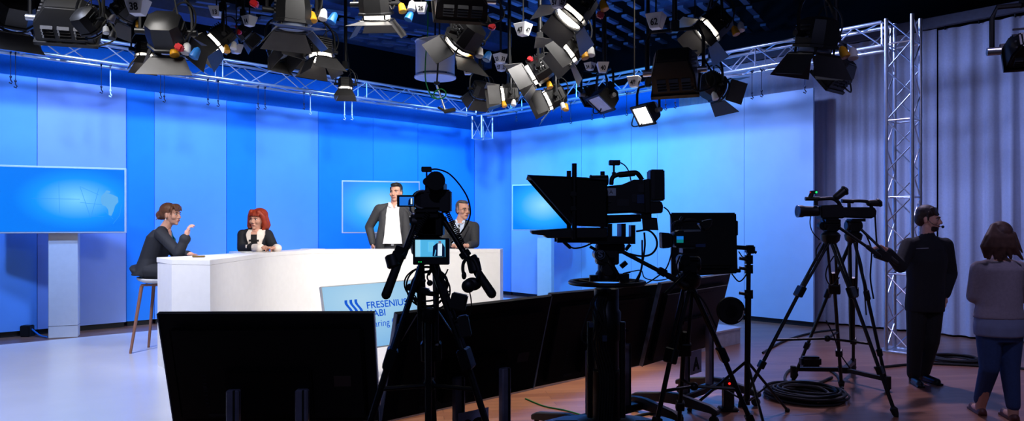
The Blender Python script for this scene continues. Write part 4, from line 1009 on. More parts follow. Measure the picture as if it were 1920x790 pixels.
plate2([(1143.5, 302.5), (1148, 302.5), (1148, 308.5), (1143.5, 308.5)], -.0265, -.024).build('tally_window', BLG, t, 0)
MB().tube(wire([u2(1163, 305), u2(1172, 311), u2(1179, 322), u2(1183, 339)]), .0045, 6).build('tally_cable', RUB, t)
mb = plate2([(1132, 404), (1198, 402), (1200, 416), (1132, 420)], -.06, .07); mb.bevel(.006, 1); mb.build('camera_plate', BLK2, t, 35)
plate2([(1202, 407), (1230, 409), (1233, 432), (1204, 431)], -.03, -.025).build('hanging_flag', DGR, t, 0)
mb = MB(); mb.box(u2(1210, 404), (.07, .08, .05)); mb.build('rear_mount', BLK2, t, 0)
for pts, r_ in (([(1241, 389), (1250, 397), (1257, 415), (1259, 445), (1254, 480), (1244, 505), (1226, 520), (1205, 532), (1180, 538)], .005), ([(1190, 434), (1212, 432), (1226, 445), (1228, 462), (1218, 476), (1200, 480), (1178, 476)], .0075), ([(1205, 436), (1206, 460), (1202, 490), (1195, 520), (1185, 532)], .007), ([(1201, 450), (1200, 500), (1188, 528)], .006)):
    MB().tube(wire([u2(x, y, -.06) for x, y in pts]), r_, 6).build('camera_cable', RUB, t)
t = thing('teleprompter', 'black prompter hood and screen tray mounted before the broadcast camera', 'teleprompter', u2(1080, 452))
# hood: hollow wedge with a slanted open front towards the left
HD = mat('hood_fabric', (.04, .04, .045), .85)
A, B, C2_, D_, E_ = (988, 332), (1092, 336.5), (1131, 342), (1131, 426), (1068, 423)
hw = .21
mb = plate2([A, B, C2_, D_, E_], -hw, -hw+.008); mb.rings([[u2(x, y, hw-.008) for x, y in (A, B, C2_, D_, E_)], [u2(x, y, hw) for x, y in (A, B, C2_, D_, E_)]])
top_ = [u2(*A, -hw), u2(*C2_, -hw), u2(*C2_, hw), u2(*A, hw)]; mb.rings([top_, [p-V(0, 0, .008) for p in top_]])
bk = [u2(*C2_, -hw), u2(*D_, -hw), u2(*D_, hw), u2(*C2_, hw)]; mb.rings([bk, [p-V(.008, 0, 0) for p in bk]])
mb.build('hood', HD, t, 0)
gl = [u2(1124, 350, -hw+.02), u2(1070, 421, -hw+.02), u2(1070, 421, hw-.02), u2(1124, 350, hw-.02)]
MB().rings([gl, [p+V(.004, 0, .004) for p in gl]]).build('beam_splitter', mat('mirror_glass', (.12, .13, .16), .08), t, 0)
MB().tube([u2(988, 332, -hw), u2(1068, 423, -hw)], .004, 6).build('hood_edge', mat('hood_trim', (.3, .38, .5), .5), t)
for (x, d_, y0, y1, m) in ((1071.5, -hw-.015, 312, 448, BLK2), (1071.5, hw+.015, 316, 448, BLK2), (1137.5, hw+.015, 317, 452, BLK2)):
    ps = MB().cyl(u2(x, y0, d_), u2(x, y1, d_), .0165, seg=12).build('post', BLK2, t)
    for y in (367, 393): MB().box(u2(x-2, y, d_), (.04, .045, .035)).bevel(.006).build('post_knob', BLK2, ps, 35)
mb = plate2([(994, 433), (1067, 428), (1131, 427), (1131, 446), (1023, 446), (1019, 441), (996, 439)], -.2, .2); mb.bevel(.006, 1); mb.build('screen_tray', BLK, t, 35)
mb = MB().box(u2(1110, 449, -.14), (.5, .03, .04)); mb.box(u2(1110, 449, .14), (.5, .03, .04)); mb.box(u2(1140, 454, 0), (.28, .3, .02)); mb.build('rail', BLK2, t, 0)
mb = MB()
for x in (1140, 1165): mb.box(u2(x, 436, 0), (.03, .2, .12))
mb.box(u2(1185, 440, 0), (.03, .1, .13)); mb.build('riser_block', BLK2, t, 0)
mb = MB(); mb.cap(u2(1056, 454, -.1), u2(1066, 463, -.1), .012); mb.build('tray_plug', BLK2, t)
MB().tube(wire([u2(1064, 461, -.1), u2(1075, 465, -.1), u2(1092, 462, -.1), u2(1108, 455, -.1)]), .006, 6).build('tray_cable', RUB, t)
# ------------------------------------------------------------------ third small camcorder
Y3 = 4.75; s3 = Y3/F
def u3(px, py, d=0.): return U(px, py, Y3, d)
def plate3(pts, d0, d1): return MB().prism([u3(x, y, d0) for x, y in pts], (0, d1-d0, 0))
t = tripod('camera_tripod', 'black tripod under the small camcorder before the squarish monitor', u3(1291, 515), [V(u3(1205, 0).x, 4.62, 0), V(u3(1440, 0).x, 4.72, 0), V(u3(1300, 0).x, 5.2, 0)], seg2=.42, spread=.6, hh=.1, group='black camera tripods')
MB().cyl(u3(1296, 505, -.02), u3(1232, 545, -.25), .012, seg=10).build('pan_bar', BLK2, t)
MB().cyl(u3(1280, 487, -.07), u3(1280, 487, .05), .035, seg=20).build('drag_knob', BLK2, t)
MB().tube(wire([u3(1270, 480, -.07), u3(1262, 500, -.1), u3(1275, 530, -.1), u3(1310, 560, -.1), u3(1335, 610, -.1)]), .006, 5).build('cable', RUB, t)
t = thing('camcorder', 'small black camcorder with a tiny blue-green screen before the squarish monitor', 'camera', u3(1290, 470))
mb = plate3([(1259, 438), (1270, 432), (1318, 431), (1320, 460), (1312, 464), (1262, 464)], -.06, .06); mb.bevel(.01, 2); mb.build('camera_body', BLK, t, 35)
mb = plate3([(1238, 436), (1252, 437), (1259, 441), (1259, 461), (1252, 465), (1239, 466)], -.05, .05); mb.bevel(.006, 1); mb.build('lens_hood', BLK, t, 35)
mb = MB().tube(wire([u3(1262, 434), u3(1264, 420), u3(1280, 415), u3(1300, 413), u3(1312, 416), u3(1318, 432)], 5), .012, 10); mb.build('top_handle', BLK, t, 50)
mb = plate3([(1308, 420), (1318, 414), (1334, 411), (1332, 424), (1320, 434)], -.035, .035); mb.bevel(.006, 1); mb.build('viewfinder', BLK, t, 35)
mb = MB(); mb.cyl(u3(1277, 414, 0), u3(1281, 408, 0), .016); mb.box(u3(1272, 420), (.05, .05, .03)); mb.build('microphone_mount', BLK2, t, 35)
plate3([(1261, 440), (1279, 440), (1279, 458), (1261, 458)], -.072, -.06).build('flip_screen', BLK, t, 0)
plate3([(1264, 443), (1276.5, 443), (1276.5, 449), (1264, 449)], -.0735, -.072).build('flip_display', emis('flip_cyan', (.1, .5, .9), .7), t, 0)
plate3([(1264, 449), (1276.5, 449), (1276.5, 455), (1264, 455)], -.0735, -.072).build('flip_display', emis('flip_green', (.05, .5, .5), .7), t, 0)
plate3([(1278, 433), (1309, 432), (1309, 434), (1278, 435)], -.0625, -.06).build('silver_strip', ALU, t, 0)
plate3([(1300, 458), (1318, 457), (1318, 463), (1300, 463)], -.0625, -.06).build('button_strip', BLG, t, 0)
mb = MB(); mb.box(u3(1291, 470), (.1, .1, .03)); mb.build('camera_plate', BLK2, t, 0)
# ------------------------------------------------------------------ pair of camcorders on tripods, right
def pair_cam(Y, label, xl, ys, xr, pts_body, pts_lens, hand, vf, mic=True):
    def u(px, py, d=0.): return U(px, py, Y, d)
    def pl(p, d0, d1): return MB().prism([u(x, y, d0) for x, y in p], (0, d1-d0, 0))
    t = thing('camcorder', label, 'camera', u((xl+xr)/2, ys))
    mb = pl(pts_body, -.07, .07); mb.bevel(.012, 2); mb.build('camera_body', BLK, t, 35)
    if pts_lens:
        x0, x1, y0, y1 = pts_lens
        mb = MB(); r_ = (y1-y0)/2*Y/F; ym = (y0+y1)/2
        mb.lathe([(r_*.8, 0), (r_*.86, .12), (r_, .14), (r_, (x1-x0)*Y/F)], u(x1, ym), (-1, 0, 0), 22); mb.build('lens_barrel', BLK, t, 35)
        MB().ring(u(x0+.5, ym), r_*.9, .008, (1, 0, 0), 24, 6).build('lens_ring', mat('blue_lens_trim', (.2, .5, .85), .3), t)
    mb = MB().tube(wire([u(*p) for p in hand], 5), .017, 10); mb.build('top_handle', BLK, t, 50)
    mb = MB(); mb.cap(u(*vf[0]), u(*vf[1]), .032, .036, 14); mb.cyl(u(*vf[1]), u(vf[1][0]+(2 if vf[1][0] > vf[0][0] else 2), vf[1][1]-1), .045, seg=16); mb.build('viewfinder', BLK, t, 40)
    return t, u, pl
YA, YB = 6.35, 7.0
t, u, pl = pair_cam(YA, 'nearer camcorder of the pair at right with green tally light, lens to the left', 1495, 412, 1570,
   [(1532, 386), (1566, 384), (1578, 388), (1582, 406), (1574, 410), (1534, 411)], (1495, 1533, 385, 408), [(1530, 385), (1531, 375), (1545, 373), (1562, 373), (1572, 380), (1576, 388)], ((1568, 370), (1583, 358)))
mb = MB(); mb.cyl(u(1510, 373), u(1536, 373), .018, seg=12); mb.build('microphone', BLK, t)
mb = MB(); mb.box(u(1525, 361), (.055, .04, .03)); mb.bevel(.004); mb.cyl(u(1522, 364), u(1519, 371), .02); mb.build('tally_box', BLK, t, 35)
MB().sphere(u(1528.5, 361, -.025), .009, seg=8, rn=6).build('green_tally', mat('green_led', (.1, .9, .4), emit=2.), t)
MB().sphere(u(1518, 361, -.015), .006, seg=8, rn=6).build('red_tally', mat('red_led', (.9, .15, .15), emit=.6), t)
MB().tube(wire([u(1520, 406), u(1519, 420), u(1524, 436), u(1537, 450)]), .005, 5).build('cable', RUB, t)
mb = MB(); mb.box(u(1557, 415), (.13, .12, .03)); mb.build('camera_plate', BLK2, t, 0)
t, u, pl = pair_cam(YB, 'farther camcorder of the pair at right, beside the truss tower', 1580, 410, 1652,
   [(1576, 389), (1632, 389), (1638, 393), (1637, 406), (1628, 410), (1578, 408)], None, [(1592, 389), (1593, 379), (1606, 377), (1624, 378), (1632, 382), (1634, 390)], ((1630, 381), (1647, 381)))
mb = MB(); mb.cyl(u(1578, 377), u(1600, 378), .02, seg=12); mb.build('microphone', BLK, t)
mb = MB(); mb.box(u(1605, 413), (.13, .12, .03)); mb.build('camera_plate', BLK2, t, 0)
apA = U(1557, 437, YA)
fA = [V(U(1387, 0, 6.25).x, 6.25, 0), V(U(1681, 0, 5.92).x, 5.92, 0), V(U(1578, 0, 7.0).x, 7.0, 0)]
t = tripod('camera_tripod', 'nearer black tripod of the pair of camcorders at right', apA, fA, spread=.62, seg2=.34, hh=.11, group='black camera tripods')
MB().cyl(apA+V(.06, -.03, .05), U(1612, 470, YA, -.25), .013, seg=10).build('pan_bar', BLK2, t)
MB().cap(U(1604, 462, YA, -.22), U(1618, 478, YA, -.28), .02).build('foam_grip', RUB, t)
MB().cyl(U(1541, 424, YA, -.03), U(1541, 424, YA, .03), .036, seg=18).build('drag_knob', BLK2, t)
for pts in ([(1535, 455), (1527, 470), (1530, 490), (1540, 470), (1545, 455)], [(1560, 480), (1548, 500), (1545, 520), (1555, 535), (1570, 520)], [(1600, 455), (1612, 500), (1616, 540), (1620, 590)], [(1545, 600), (1560, 630), (1570, 660), (1590, 690)]):
    MB().tube(wire([U(x, y, YA, -.04) for x, y in pts]), .006, 5).build('cable', RUB, t)
apB = U(1600, 437, YB)
fB = [V(U(1487, 0, 7.35).x, 7.35, 0), V(U(1665, 0, 6.85).x, 6.85, 0), V(U(1600, 0, 7.75).x, 7.75, 0)]
t = tripod('camera_tripod', 'farther black tripod of the pair at right, standing on a floor spreader', apB, fB, spread=None, seg2=.4, hh=.11, gsp=True, group='black camera tripods')
MB().cyl(apB+V(.05, -.02, .05), U(1658, 490, YB, -.2), .013, seg=10).build('pan_bar', BLK2, t)
MB().cap(U(1644, 474, YB, -.16), U(1660, 492, YB, -.21), .021).build('foam_grip', RUB, t)
mb = MB(); mb.box(U(1635, 478, YB, -.2), (.15, .06, .09), Matrix.Rotation(.35, 3, 'Y')); mb.bevel(.01); mb.build('remote_box', BLK, t, 35)
MB().cyl(apB+V(-.04, 0, -.02), V(apB.x-.02, apB.y, .45), .02, seg=8).build('centre_tube', BLK2, t)
for pts in ([(1636, 395), (1638, 430), (1640, 460)], [(1620, 440), (1630, 470), (1628, 520), (1634, 560)]):
    MB().tube(wire([U(x, y, YB, -.04) for x, y in pts]), .008, 5).build('cable', RUB, t)
mb = MB(); mb.box(U(1519, 678, 7.1)*1, (.2, .1, .1)); mb.bevel(.02); mb.build('dolly_brake', BLK2, t, 35)
# ------------------------------------------------------------------ cables on the floor
def gz(px, py, z=.012):
    Y = (EYE-z)*F/(py-HY); return V((px-CX)*Y/F, Y, z)
def fcab(pts, r, name, label, m=RUB):
    return tag(MB().tube(wire([gz(*p, r) for p in pts], 8), r, 6).build(name, m), label, 'cable')
t = thing('cable_coil', 'thick coil of black cable lying on the floor before the right-hand tripods', 'cable', gz(1510, 746, 0))
cc = gz(1510, 746, 0); rnd = random.Random(3)
for k in range(22):
    rr = .17+.2*rnd.random(); z = .012+.09*rnd.random()*(1-abs(rr-.27)/.15*.5); off = V(rnd.uniform(-.03, .03), rnd.uniform(-.03, .03), 0)
    pts = [cc+off+V(rr*math.cos(a), rr*math.sin(a)*(.95+.05*rnd.random()), z+.006*math.sin(2*a+k)) for a in [2*PI*i/32 for i in range(32)]]
    MB().tube(pts, .011, 6, closed=True).build('cable_turn', RUB, t)
t = thing('cable_coil', 'thin ring of black cable on the floor between the two standing crew members', 'cable', gz(1790, 678, 0))
cc = gz(1790, 678, 0)
for k in range(9):
    rr = .2+.06*rnd.random()
    MB().tube([cc+V(rr*math.cos(a)*1.08, rr*math.sin(a), .012+.005*k+.004*math.sin(2*a+k)) for a in [2*PI*i/32 for i in range(32)]], .011, 6, closed=True).build('cable_turn', RUB, t)
fcab([(1430, 662), (1470, 640), (1520, 625), (1570, 618)], .014, 'floor_cable', 'black cable running along the floor beneath the lilac end flat')
fcab([(1640, 690), (1700, 684), (1745, 682), (1900, 690), (1930, 694)], .014, 'floor_cable', 'black cable passing behind the feet of the man in black')
fcab([(1580, 730), (1570, 705), (1548, 692), (1510, 688), (1480, 695), (1472, 712), (1490, 722), (1530, 720), (1560, 708)], .014, 'floor_cable', 'loop of thick black cable just behind the big coil')
fcab([(985, 748), (1020, 762), (1060, 770), (1100, 782), (1140, 800)], .006, 'floor_cable', 'thin green cable on the wooden floor below the pedestal', GRN)
fcab([(1170, 800), (1190, 782), (1230, 775), (1280, 780)], .011, 'floor_cable', 'short black cable on the floor right of the pedestal')
t = thing('power_block', 'upright black power block with a red light on the floor under the right tripod', 'power supply', gz(1365, 770, 0))
q = gz(1365, 770, 0); mb = MB(); mb.box(q+V(0, 0, .15), (.09, .08, .26)); mb.box(q+V(0, 0, .015), (.16, .12, .03)); mb.bevel(.01); mb.build('case', BLK, t, 35)
MB().sphere(q+V(0, -.042, .24), .01, seg=8, rn=6).build('red_light', mat('red_led2', (1, .12, .1), emit=3.), t)
# ================================================================== people
SKIN = mat('skin', (.80, .60, .52), .55, var=.05, spec=.3)
LIP = mat('lips', (.62, .33, .32), .5)
EYEW = mat('eye_white', (.85, .84, .82), .3); IRIS = mat('iris', (.12, .1, .09), .2)
def hand(mb, w, d, n, side, curl=.5, s=1., spread=.0):
    """palm + five fingers; w wrist, d pointing along the hand, n palm normal (fingers curl towards n), side=+1/-1 thumb side"""
    w = Vector(w); d = Vector(d).normalized(); n = Vector(n); n = (n-d*n.dot(d)).normalized(); tt = d.cross(n)*side
    pl = .095*s
    for i in range(4):
        a = (i-1.5)*.021*s
        mb.cap(w+tt*(a*.6)+d*.01*s, w+d*pl-tt*(a*-1), .0135*s, .0115*s, 10)
    mb.cap(w-d*.01, w+d*.05*s, .022*s, .03*s, 12)
    L = [.072, .080, .076, .058]
    for i in range(4):
        k = 1.5-i                              # i=0 index finger on the thumb side
        p = w+d*pl+tt*(k*.021*s); dd = (d+tt*(k*spread)).normalized(); r = .0098*s
        for j, f in enumerate((.45, .31, .24)):
            ang = curl*(.55, .8, .6)[j]*(1+.12*i)
            ax = dd.cross(n); 
            dd = Matrix.Rotation(ang, 3, ax.normalized()) @ dd if ax.length > 1e-4 else dd
            n2 = n-dd*n.dot(dd)
            q = p+dd*(L[i]*f*s); mb.cap(p, q, r, r*.9, 9); p = q; r *= .9
            n = n if n2.length < .2 else n
    b = w+d*.028*s+tt*.026*s; td = (d*.65+tt*.75+n*.35).normalized()
    q = b+td*.04*s; mb.cap(b, q, .0135*s, .0115*s, 9); td = (td+n*.5*curl+d*.35).normalized(); mb.cap(q, q+td*.032*s, .0112*s, .0095*s, 9)
def headM(c, yaw, pitch=0., roll=0.):
    return Matrix.Translation(Vector(c)) @ Matrix.Rotation(yaw, 4, 'Z') @ Matrix.Rotation(pitch, 4, 'X') @ Matrix.Rotation(roll, 4, 'Y')
def head_parts(mb, M, s, fem=False, nose=1.):
    R3 = M.to_3x3()
    P = lambda x, y, z: M @ (V(x, y, z)*s)
    E = lambda c, r, T=None: mb.sphere(P(*c), tuple(q*s for q in r), R3 if T is None else R3 @ T, 20, 14)
    E((0, .022, .033), (.073, .092, .083))
    E((0, -.016, -.012), (.065, .072, .088))
    E((0, -.03, -.058), (.050 if fem else .056, .055, .055))
    E((0, -.066, -.094), (.022 if fem else .027, .022, .02))
    for sg in (-1, 1):
        E((sg*.04, -.055, -.025), (.026, .028, .028))       # cheek
        E((sg*.073, .012, -.012), (.009, .020, .033), Matrix.Rotation(sg*.25, 3, 'Z'))   # ear
        mb.cap(P(sg*.012, -.082, .026), P(sg*.048, -.068, .026), .010*s, .009*s, 8)      # brow ridge
        mb.sphere(P(sg*.012, -.094, -.034), .0085*s, None, 8, 6)                          # nostril wing
    mb.cap(P(0, -.084, .015), P(0, -.107*nose, -.026), .0085*s, .0125*s, 10)
    mb.cap(P(-.016, -.087, -.058), P(.016, -.087, -.058), .0085*s, None, 8); mb.cap(P(-.013, -.086, -.068), P(.013, -.086, -.068), .0085*s, None, 8)
def face(t, M, s, brow=None, lips=LIP):
    R3 = M.to_3x3(); P = lambda x, y, z: M @ (V(x, y, z)*s)
    for sg in (-1, 1):
        e = MB().sphere(P(sg*.032, -.0755, .006), tuple(q*s for q in (.012, .0095, .0058)), R3, 12, 8).build('eye', EYEW, t, 60)
        MB().sphere(P(sg*.032, -.0835, .006), tuple(q*s for q in (.0062, .0045, .0058)), R3, 10, 8).build('iris', IRIS, e, 60)
        MB().tube([P(sg*.014, -.0905, .022), P(sg*.032, -.0885, .027), P(sg*.05, -.076, .021)], [.0035*s, .0042*s, .0025*s], 6).build('eyebrow', brow or IRIS, t)
    MB().tube([P(-.023, -.087, -.062), P(-.010, -.0965, -.0605), P(.010, -.0965, -.0605), P(.023, -.087, -.062)], [.003*s, .0062*s, .0062*s, .003*s], 8).build('mouth', lips, t)
class Person:
    def __init__(s, label, base):
        s.t = thing('person', label, 'person', base); s.body = MB()
    def skin(s, vox=.0065, m=SKIN):
        s.me = remesh(s.body, vox, 2, .4); s.bodyo = put('body', s.me, m, s.t, 180); return s.bodyo
    def wear(s, name, mb, m, vox=.009, it=4):
        o = put(name, remesh(mb, vox, it, .5), m, s.t, 180); return o
def bvh(o):
    return BVHTree.FromPolygons([o.matrix_local.inverted() @ (ROOTINV[o.name].inverted() @ v.co) if False else ROOTINV[o.name].inverted() @ v.co for v in o.data.vertices], [p.vertices[:] for p in o.data.polygons])
def patch(t, name, m, tree, rows, D, off=.006, nc=8, sub=5, label=None):
    """cloth piece lying on a surface: rows of (left point, right point), cast along D onto the tree"""
    D = Vector(D).normalized(); G = []
    rr = []
    for (a, b), (c, d) in zip(rows, rows[1:]):
        for k in range(sub): f = k/sub; rr.append((Vector(a).lerp(Vector(c), f), Vector(b).lerp(Vector(d), f)))
    rr.append((Vector(rows[-1][0]), Vector(rows[-1][1])))
    last = None
    for a, b in rr:
        row = []
        for k in range(nc+1):
            p = a.lerp(b, k/nc); h = tree.ray_cast(p-D*1.0, D)
            if h[0] is None: q = None
            else: q = h[0]-D*off+h[1]*off*.3
            row.append((p, q))
        ds = [(q-p).dot(D) for p, q in row if q is not None]
        df = sorted(ds)[len(ds)//2] if ds else 0
        G.append([(q if q is not None else p+D*df) for p, q in row])
    mb = MB()
    fr = [[mb.bm.verts.new(p) for p in r] for r in G]; bk = [[mb.bm.verts.new(p+D*(off*1.5)) for p in r] for r in G]
    for i in range(len(G)-1):
        for k in range(nc):
            mb.bm.faces.new((fr[i][k], fr[i][k+1], fr[i+1][k+1], fr[i+1][k])); mb.bm.faces.new((bk[i][k], bk[i+1][k], bk[i+1][k+1], bk[i][k+1]))
        mb.bm.faces.new((fr[i][0], fr[i+1][0], bk[i+1][0], bk[i][0])); mb.bm.faces.new((fr[i][nc], bk[i][nc], bk[i+1][nc], fr[i+1][nc]))
    for r, q in ((fr[0], bk[0]), (fr[-1], bk[-1])):
        for k in range(nc): mb.bm.faces.new((r[k], q[k], q[k+1], r[k+1]))
    return mb.build(name, m, t, 60, label)
def leg_parts(mb, hip, kn, an, r=(.085, .06, .045), inf=0.):
    mb.chain([hip, kn, an], [r[0]+inf, r[1]+inf, r[2]+inf])
def shoe(t, an, toe, m, low=False, s=1.):
    an, toe = Vector(an), Vector(toe); z0 = min(toe.z, an.z)
    f = V(toe.x-an.x, toe.y-an.y, 0).normalized(); l = V(-f.y, f.x, 0); L = (V(toe.x-an.x, toe.y-an.y, 0)).length
    mb = MB(); h = .035 if low else .055; b = V(an.x, an.y, z0)
    mb.cap(b-f*.03*s+V(0, 0, h*.8), b+f*(L-.03)+V(0, 0, h*.6), .036*s, .034*s, 14); mb.cap(b-f*.02*s+V(0, 0, h*.5), b+f*(L-.02)+V(0, 0, .03), .032*s, .036*s, 14)
    if not low: mb.cap(b+V(0, 0, .03), b+V(0, 0, .1), .045, .046, 14)
    mb.box(b+f*(L*.45)+V(0, 0, .009), (.07*s, L+.075*s, .018), Matrix((l, f, V(0, 0, 1))).transposed())
    return put('shoe', remesh(mb, .006, 3), m, t, 180)
NAVY = mat('navy_wool', (.075, .085, .125), .8, var=.1, scale=60); CHAR = mat('charcoal_suit', (.20, .20, .215), .8, var=.12, scale=80)
BLKW = mat('black_fabric', (.05, .05, .06), .85); SHRT = mat('white_shirt', (.90, .89, .90), .75, var=.03); IVORY = mat('ivory_cloth', (.93, .88, .84), .75, var=.03)
LEATH = mat('black_leather', (.04, .04, .045), .35)
# ---------------------------------------------------------------- bar stool
def stool(c, label):
    c = Vector(c); zs = .79+PZ
    t = thing('bar_stool', label, 'bar stool', c)
    WL = mat('stool_wood', (.52, .36, .30), .5, scale=8)
    mb = MB(); R = []
    for k in range(9):
        a = (k/8)*PI/2; r = .2*math.sin(a)+.015; R.append([c+V(r*math.cos(q), r*1.05*math.sin(q), zs-PZ-.055*math.cos(a)-.0+.01*(-math.cos(q))*math.sin(a)) for q in [2*PI*i/28 for i in range(28)]])
    R += [[p+V(0, 0, .012) for p in [(c+(q-c)*1.0) for q in r]] for r in R[::-1]]
    mb.rings(R); mb.build('seat_shell', WHP, t, 60)
    tops = []
    for sx, sy in ((-1, -1), (-1, 1), (1, 1), (1, -1)):
        a = c+V(sx*.12, sy*.13, zs-PZ-.07); f_ = c+V(sx*.21, sy*.19, .0)
        tops.append(a); MB().tube([f_, a, a-V(sx*.06, sy*.0, -.012)], [.014, .019, .017], 8).build('leg', WL, t)
    MB().beam(tops[0]+V(0, 0, .01), tops[3]+V(0, 0, .01), .04, .02).build('seat_rail', WL, t, 0); MB().beam(tops[1]+V(0, 0, .01), tops[2]+V(0, 0, .01), .04, .02).build('seat_rail', WL, t, 0)
    return t
SC = V(-3.88, 7.81, PZ)
stool(SC, 'white shell bar stool with brown wooden legs under the woman at the desk end')
# ---------------------------------------------------------------- woman on the stool (profile, facing right)
Yw = 7.75
def w(px, py, d=0.): return UP(px, py, Yw, d)
p = Person('seated woman in a dark blazer facing right with one hand raised', V(SC.x, SC.y, PZ))
M = headM(w(321, 402.5), math.radians(82), .06); s = 1.0
B = p.body
head_parts(B, M, s, True)
B.cap(w(308, 430), w(318, 414), .055, .05)
sec = [(w(279, 513), .15, .11), (w(281, 505), .165, .125), (w(287, 485), .14, .115), (w(295, 462), .15, .115), (w(300, 443), .16, .1), (w(305, 430), .10, .075)]
B.loft(sec, (0, 1, 0), (1, 0, 0))
sh, el, wr = w(301, 439, -.17), w(335, 475, -.36), w(349, 444, -.34)
sh2, el2, wr2 = w(304, 439, .17), w(330, 478, .12), w(352, 477, -.1)
B.chain([sh, el, wr], [.05, .042, .027]); B.chain([sh2, el2, wr2], [.05, .042, .027])
hand(B, wr, w(353, 428)-w(349, 444), (.75, .45, -.2), 1, .75, .95)
hand(B, wr2, (1, -.5, -.05), (0, 0, -1), 1, .4, .95)
for sg in (-1, 1):
    B.chain([w(283, 509, sg*.09), w(330, 513, sg*.1+.0), w(334, 590, sg*.1), w(330, 612, sg*.1)], [.085, .06, .05, .04])
o = p.skin()
face(p.t, M, s, mat('brown_brow', (.3, .18, .12), .7))
g = MB(); g.loft([(c, a+.018, b+.02) for c, a, b in [(w(274, 516), .17, .12)]+sec[1:5]]+[(w(304, 431), .11, .085)], (0, 1, 0), (1, 0, 0))
g.sphere(w(264, 507), (.10, .17, .05), Matrix.Rotation(.5, 3, 'Y')); g.sphere(w(280, 515), (.09, .18, .035), Matrix.Rotation(.3, 3, 'Y'))
g.chain([sh, el, el.lerp(wr, .78)], [.066, .055, .048]); g.chain([sh2, el2, wr2], [.066, .055, .042]); g.cap(w(303, 434, -.1), w(303, 434, .1), .06)
jk = p.wear('blazer', g, NAVY)
g = MB(); g.chain([el.lerp(wr, .70), el.lerp(wr, .85)], [.052, .058]); p.wear('sleeve_cuff', g, NAVY, .007, 2)
for sg in (-1, 1):
    g = MB(); g.chain([w(279, 508, sg*.09), w(330, 513, sg*.1), w(334, 590, sg*.1), w(331, 606, sg*.1)], [.1, .075, .06, .055]); p.wear('trouser_leg', g, NAVY, .01)
    shoe(p.t, V(w(331, 0).x, Yw+sg*.1, PZ+.32), V(w(331, 0).x+.17, Yw+sg*.1, PZ+.32), LEATH)
tr = BVHTree.FromBMesh(MB().loft([(c, a+.018, b+.02) for c, a, b in [(w(274, 516), .17, .12)]+sec[1:5]]+[(w(304, 431), .11, .085)], (0, 1, 0), (1, 0, 0)).bm)
patch(p.t, 'teal_top', mat('teal_cloth', (.12, .50, .52), .7), tr, [(w(317, 437), w(324, 434)), (w(321, 447), w(331, 450)), (w(326, 456), w(333, 460))], (-.55, .83, 0), .012, 6)
patch(p.t, 'neckline', SKIN, tr, [(w(311, 426), w(320, 424)), (w(315, 437), w(322, 436)), (w(319, 447), w(322, 448))], (-.55, .83, 0), .015, 5)
patch(p.t, 'lapel', NAVY, tr, [(w(308, 428), w(313, 426)), (w(312, 440), w(317, 440)), (w(317, 452), w(322, 452)), (w(322, 462), w(325, 460))], (-.35, .93, 0), .018, 4)
HB = mat('brown_hair', (.40, .25, .18), .55, var=.3, scale=30)
g = MB(); R3 = M.to_3x3(); H = lambda x, y, z: M @ V(x, y, z)
g.sphere(H(0, .036, .045), (.085, .098, .085), R3); g.sphere(H(0, .07, .01), (.078, .07, .075), R3); g.sphere(H(0, .115, -.012), (.06, .055, .055), R3); g.sphere(H(0, -.045, .088), (.06, .05, .035), R3)
for a in range(7): g.cap(H(-.05+.016*a, .10+.01*(a % 3), -.03), H(-.06+.02*a, .135+.012*(a % 2), -.065), .012, .005, 8)
for a in range(5): g.cap(H(-.05+.025*a, -.07, .085), H(-.055+.026*a, -.088, .045), .014, .007, 8)
g.cap(H(.066, -.04, .06), H(.074, -.045, .0), .014, .006, 8); g.cap(H(-.066, -.04, .06), H(-.074, -.045, .0), .014, .006, 8)
p.wear('hair', g, HB, .006, 3)
MB().tube([H(-.079, .008, -.044), H(-.082, .006, -.06)], .004, 6).build('earring', ALU, p.t)
# ---------------------------------------------------------------- redhead
Yr = 8.85
def w(px, py, d=0.): return UP(px, py, Yr, d)
p = Person('red-haired woman with black jacket and white lapels leaning on the desk, hands clasped', V(w(480, 0).x, Yr, PZ))
M = headM(w(483, 412), -.28, .05, .06); s = 1.06
B = p.body; head_parts(B, M, s, True); B.cap(w(480, 438), w(482, 424), .058, .052)
sec = [(w(478, 520, .02), .17, .12), (w(478, 495, .02), .145, .11), (w(478, 468, .01), .155, .115), (w(478, 450, .0), .17, .11), (w(479, 439, .0), .14, .085), (w(480, 433), .07, .065)]
B.loft(sec, (1, 0, 0), (0, 1, 0))
shl, ell, wrl = w(455, 440), w(453, 466, -.12), w(490, 465, -.38)
shr, elr, wrr = w(502, 440), w(514, 464, -.1), w(521, 466, -.36)
B.chain([shl, ell, wrl], [.05, .042, .027]); B.chain([shr, elr, wrr], [.05, .042, .027])
hand(B, wrl, (1, -.1, .05), (.1, -.2, -1), -1, .75, .95); hand(B, wrr, (-1, -.15, .1), (.1, -.2, -1), 1, .75, .95)
for sg in (-1, 1): B.chain([w(478+sg*13, 520), w(478+sg*13, 570), V(w(478+sg*13, 0).x, Yr, PZ+.08)], [.09, .06, .045])
p.skin(); face(p.t, M, s, mat('red_brow', (.4, .2, .12), .7))
g = MB(); g.loft([(w(478, 505, .02), .185, .135)]+[(c, a+.02, b+.02) for c, a, b in sec[1:5]]+[(w(480, 434), .10, .085)], (1, 0, 0), (0, 1, 0))
g.chain([shl, ell, ell.lerp(wrl, .7)], [.066, .054, .045]); g.chain([shr, elr, elr.lerp(wrr, .7)], [.066, .054, .045]); g.cap(w(458, 439), w(474, 433, .02), .055, .045); g.cap(w(500, 439), w(486, 433, .02), .055, .045)
jk = p.wear('jacket', g, NAVY)
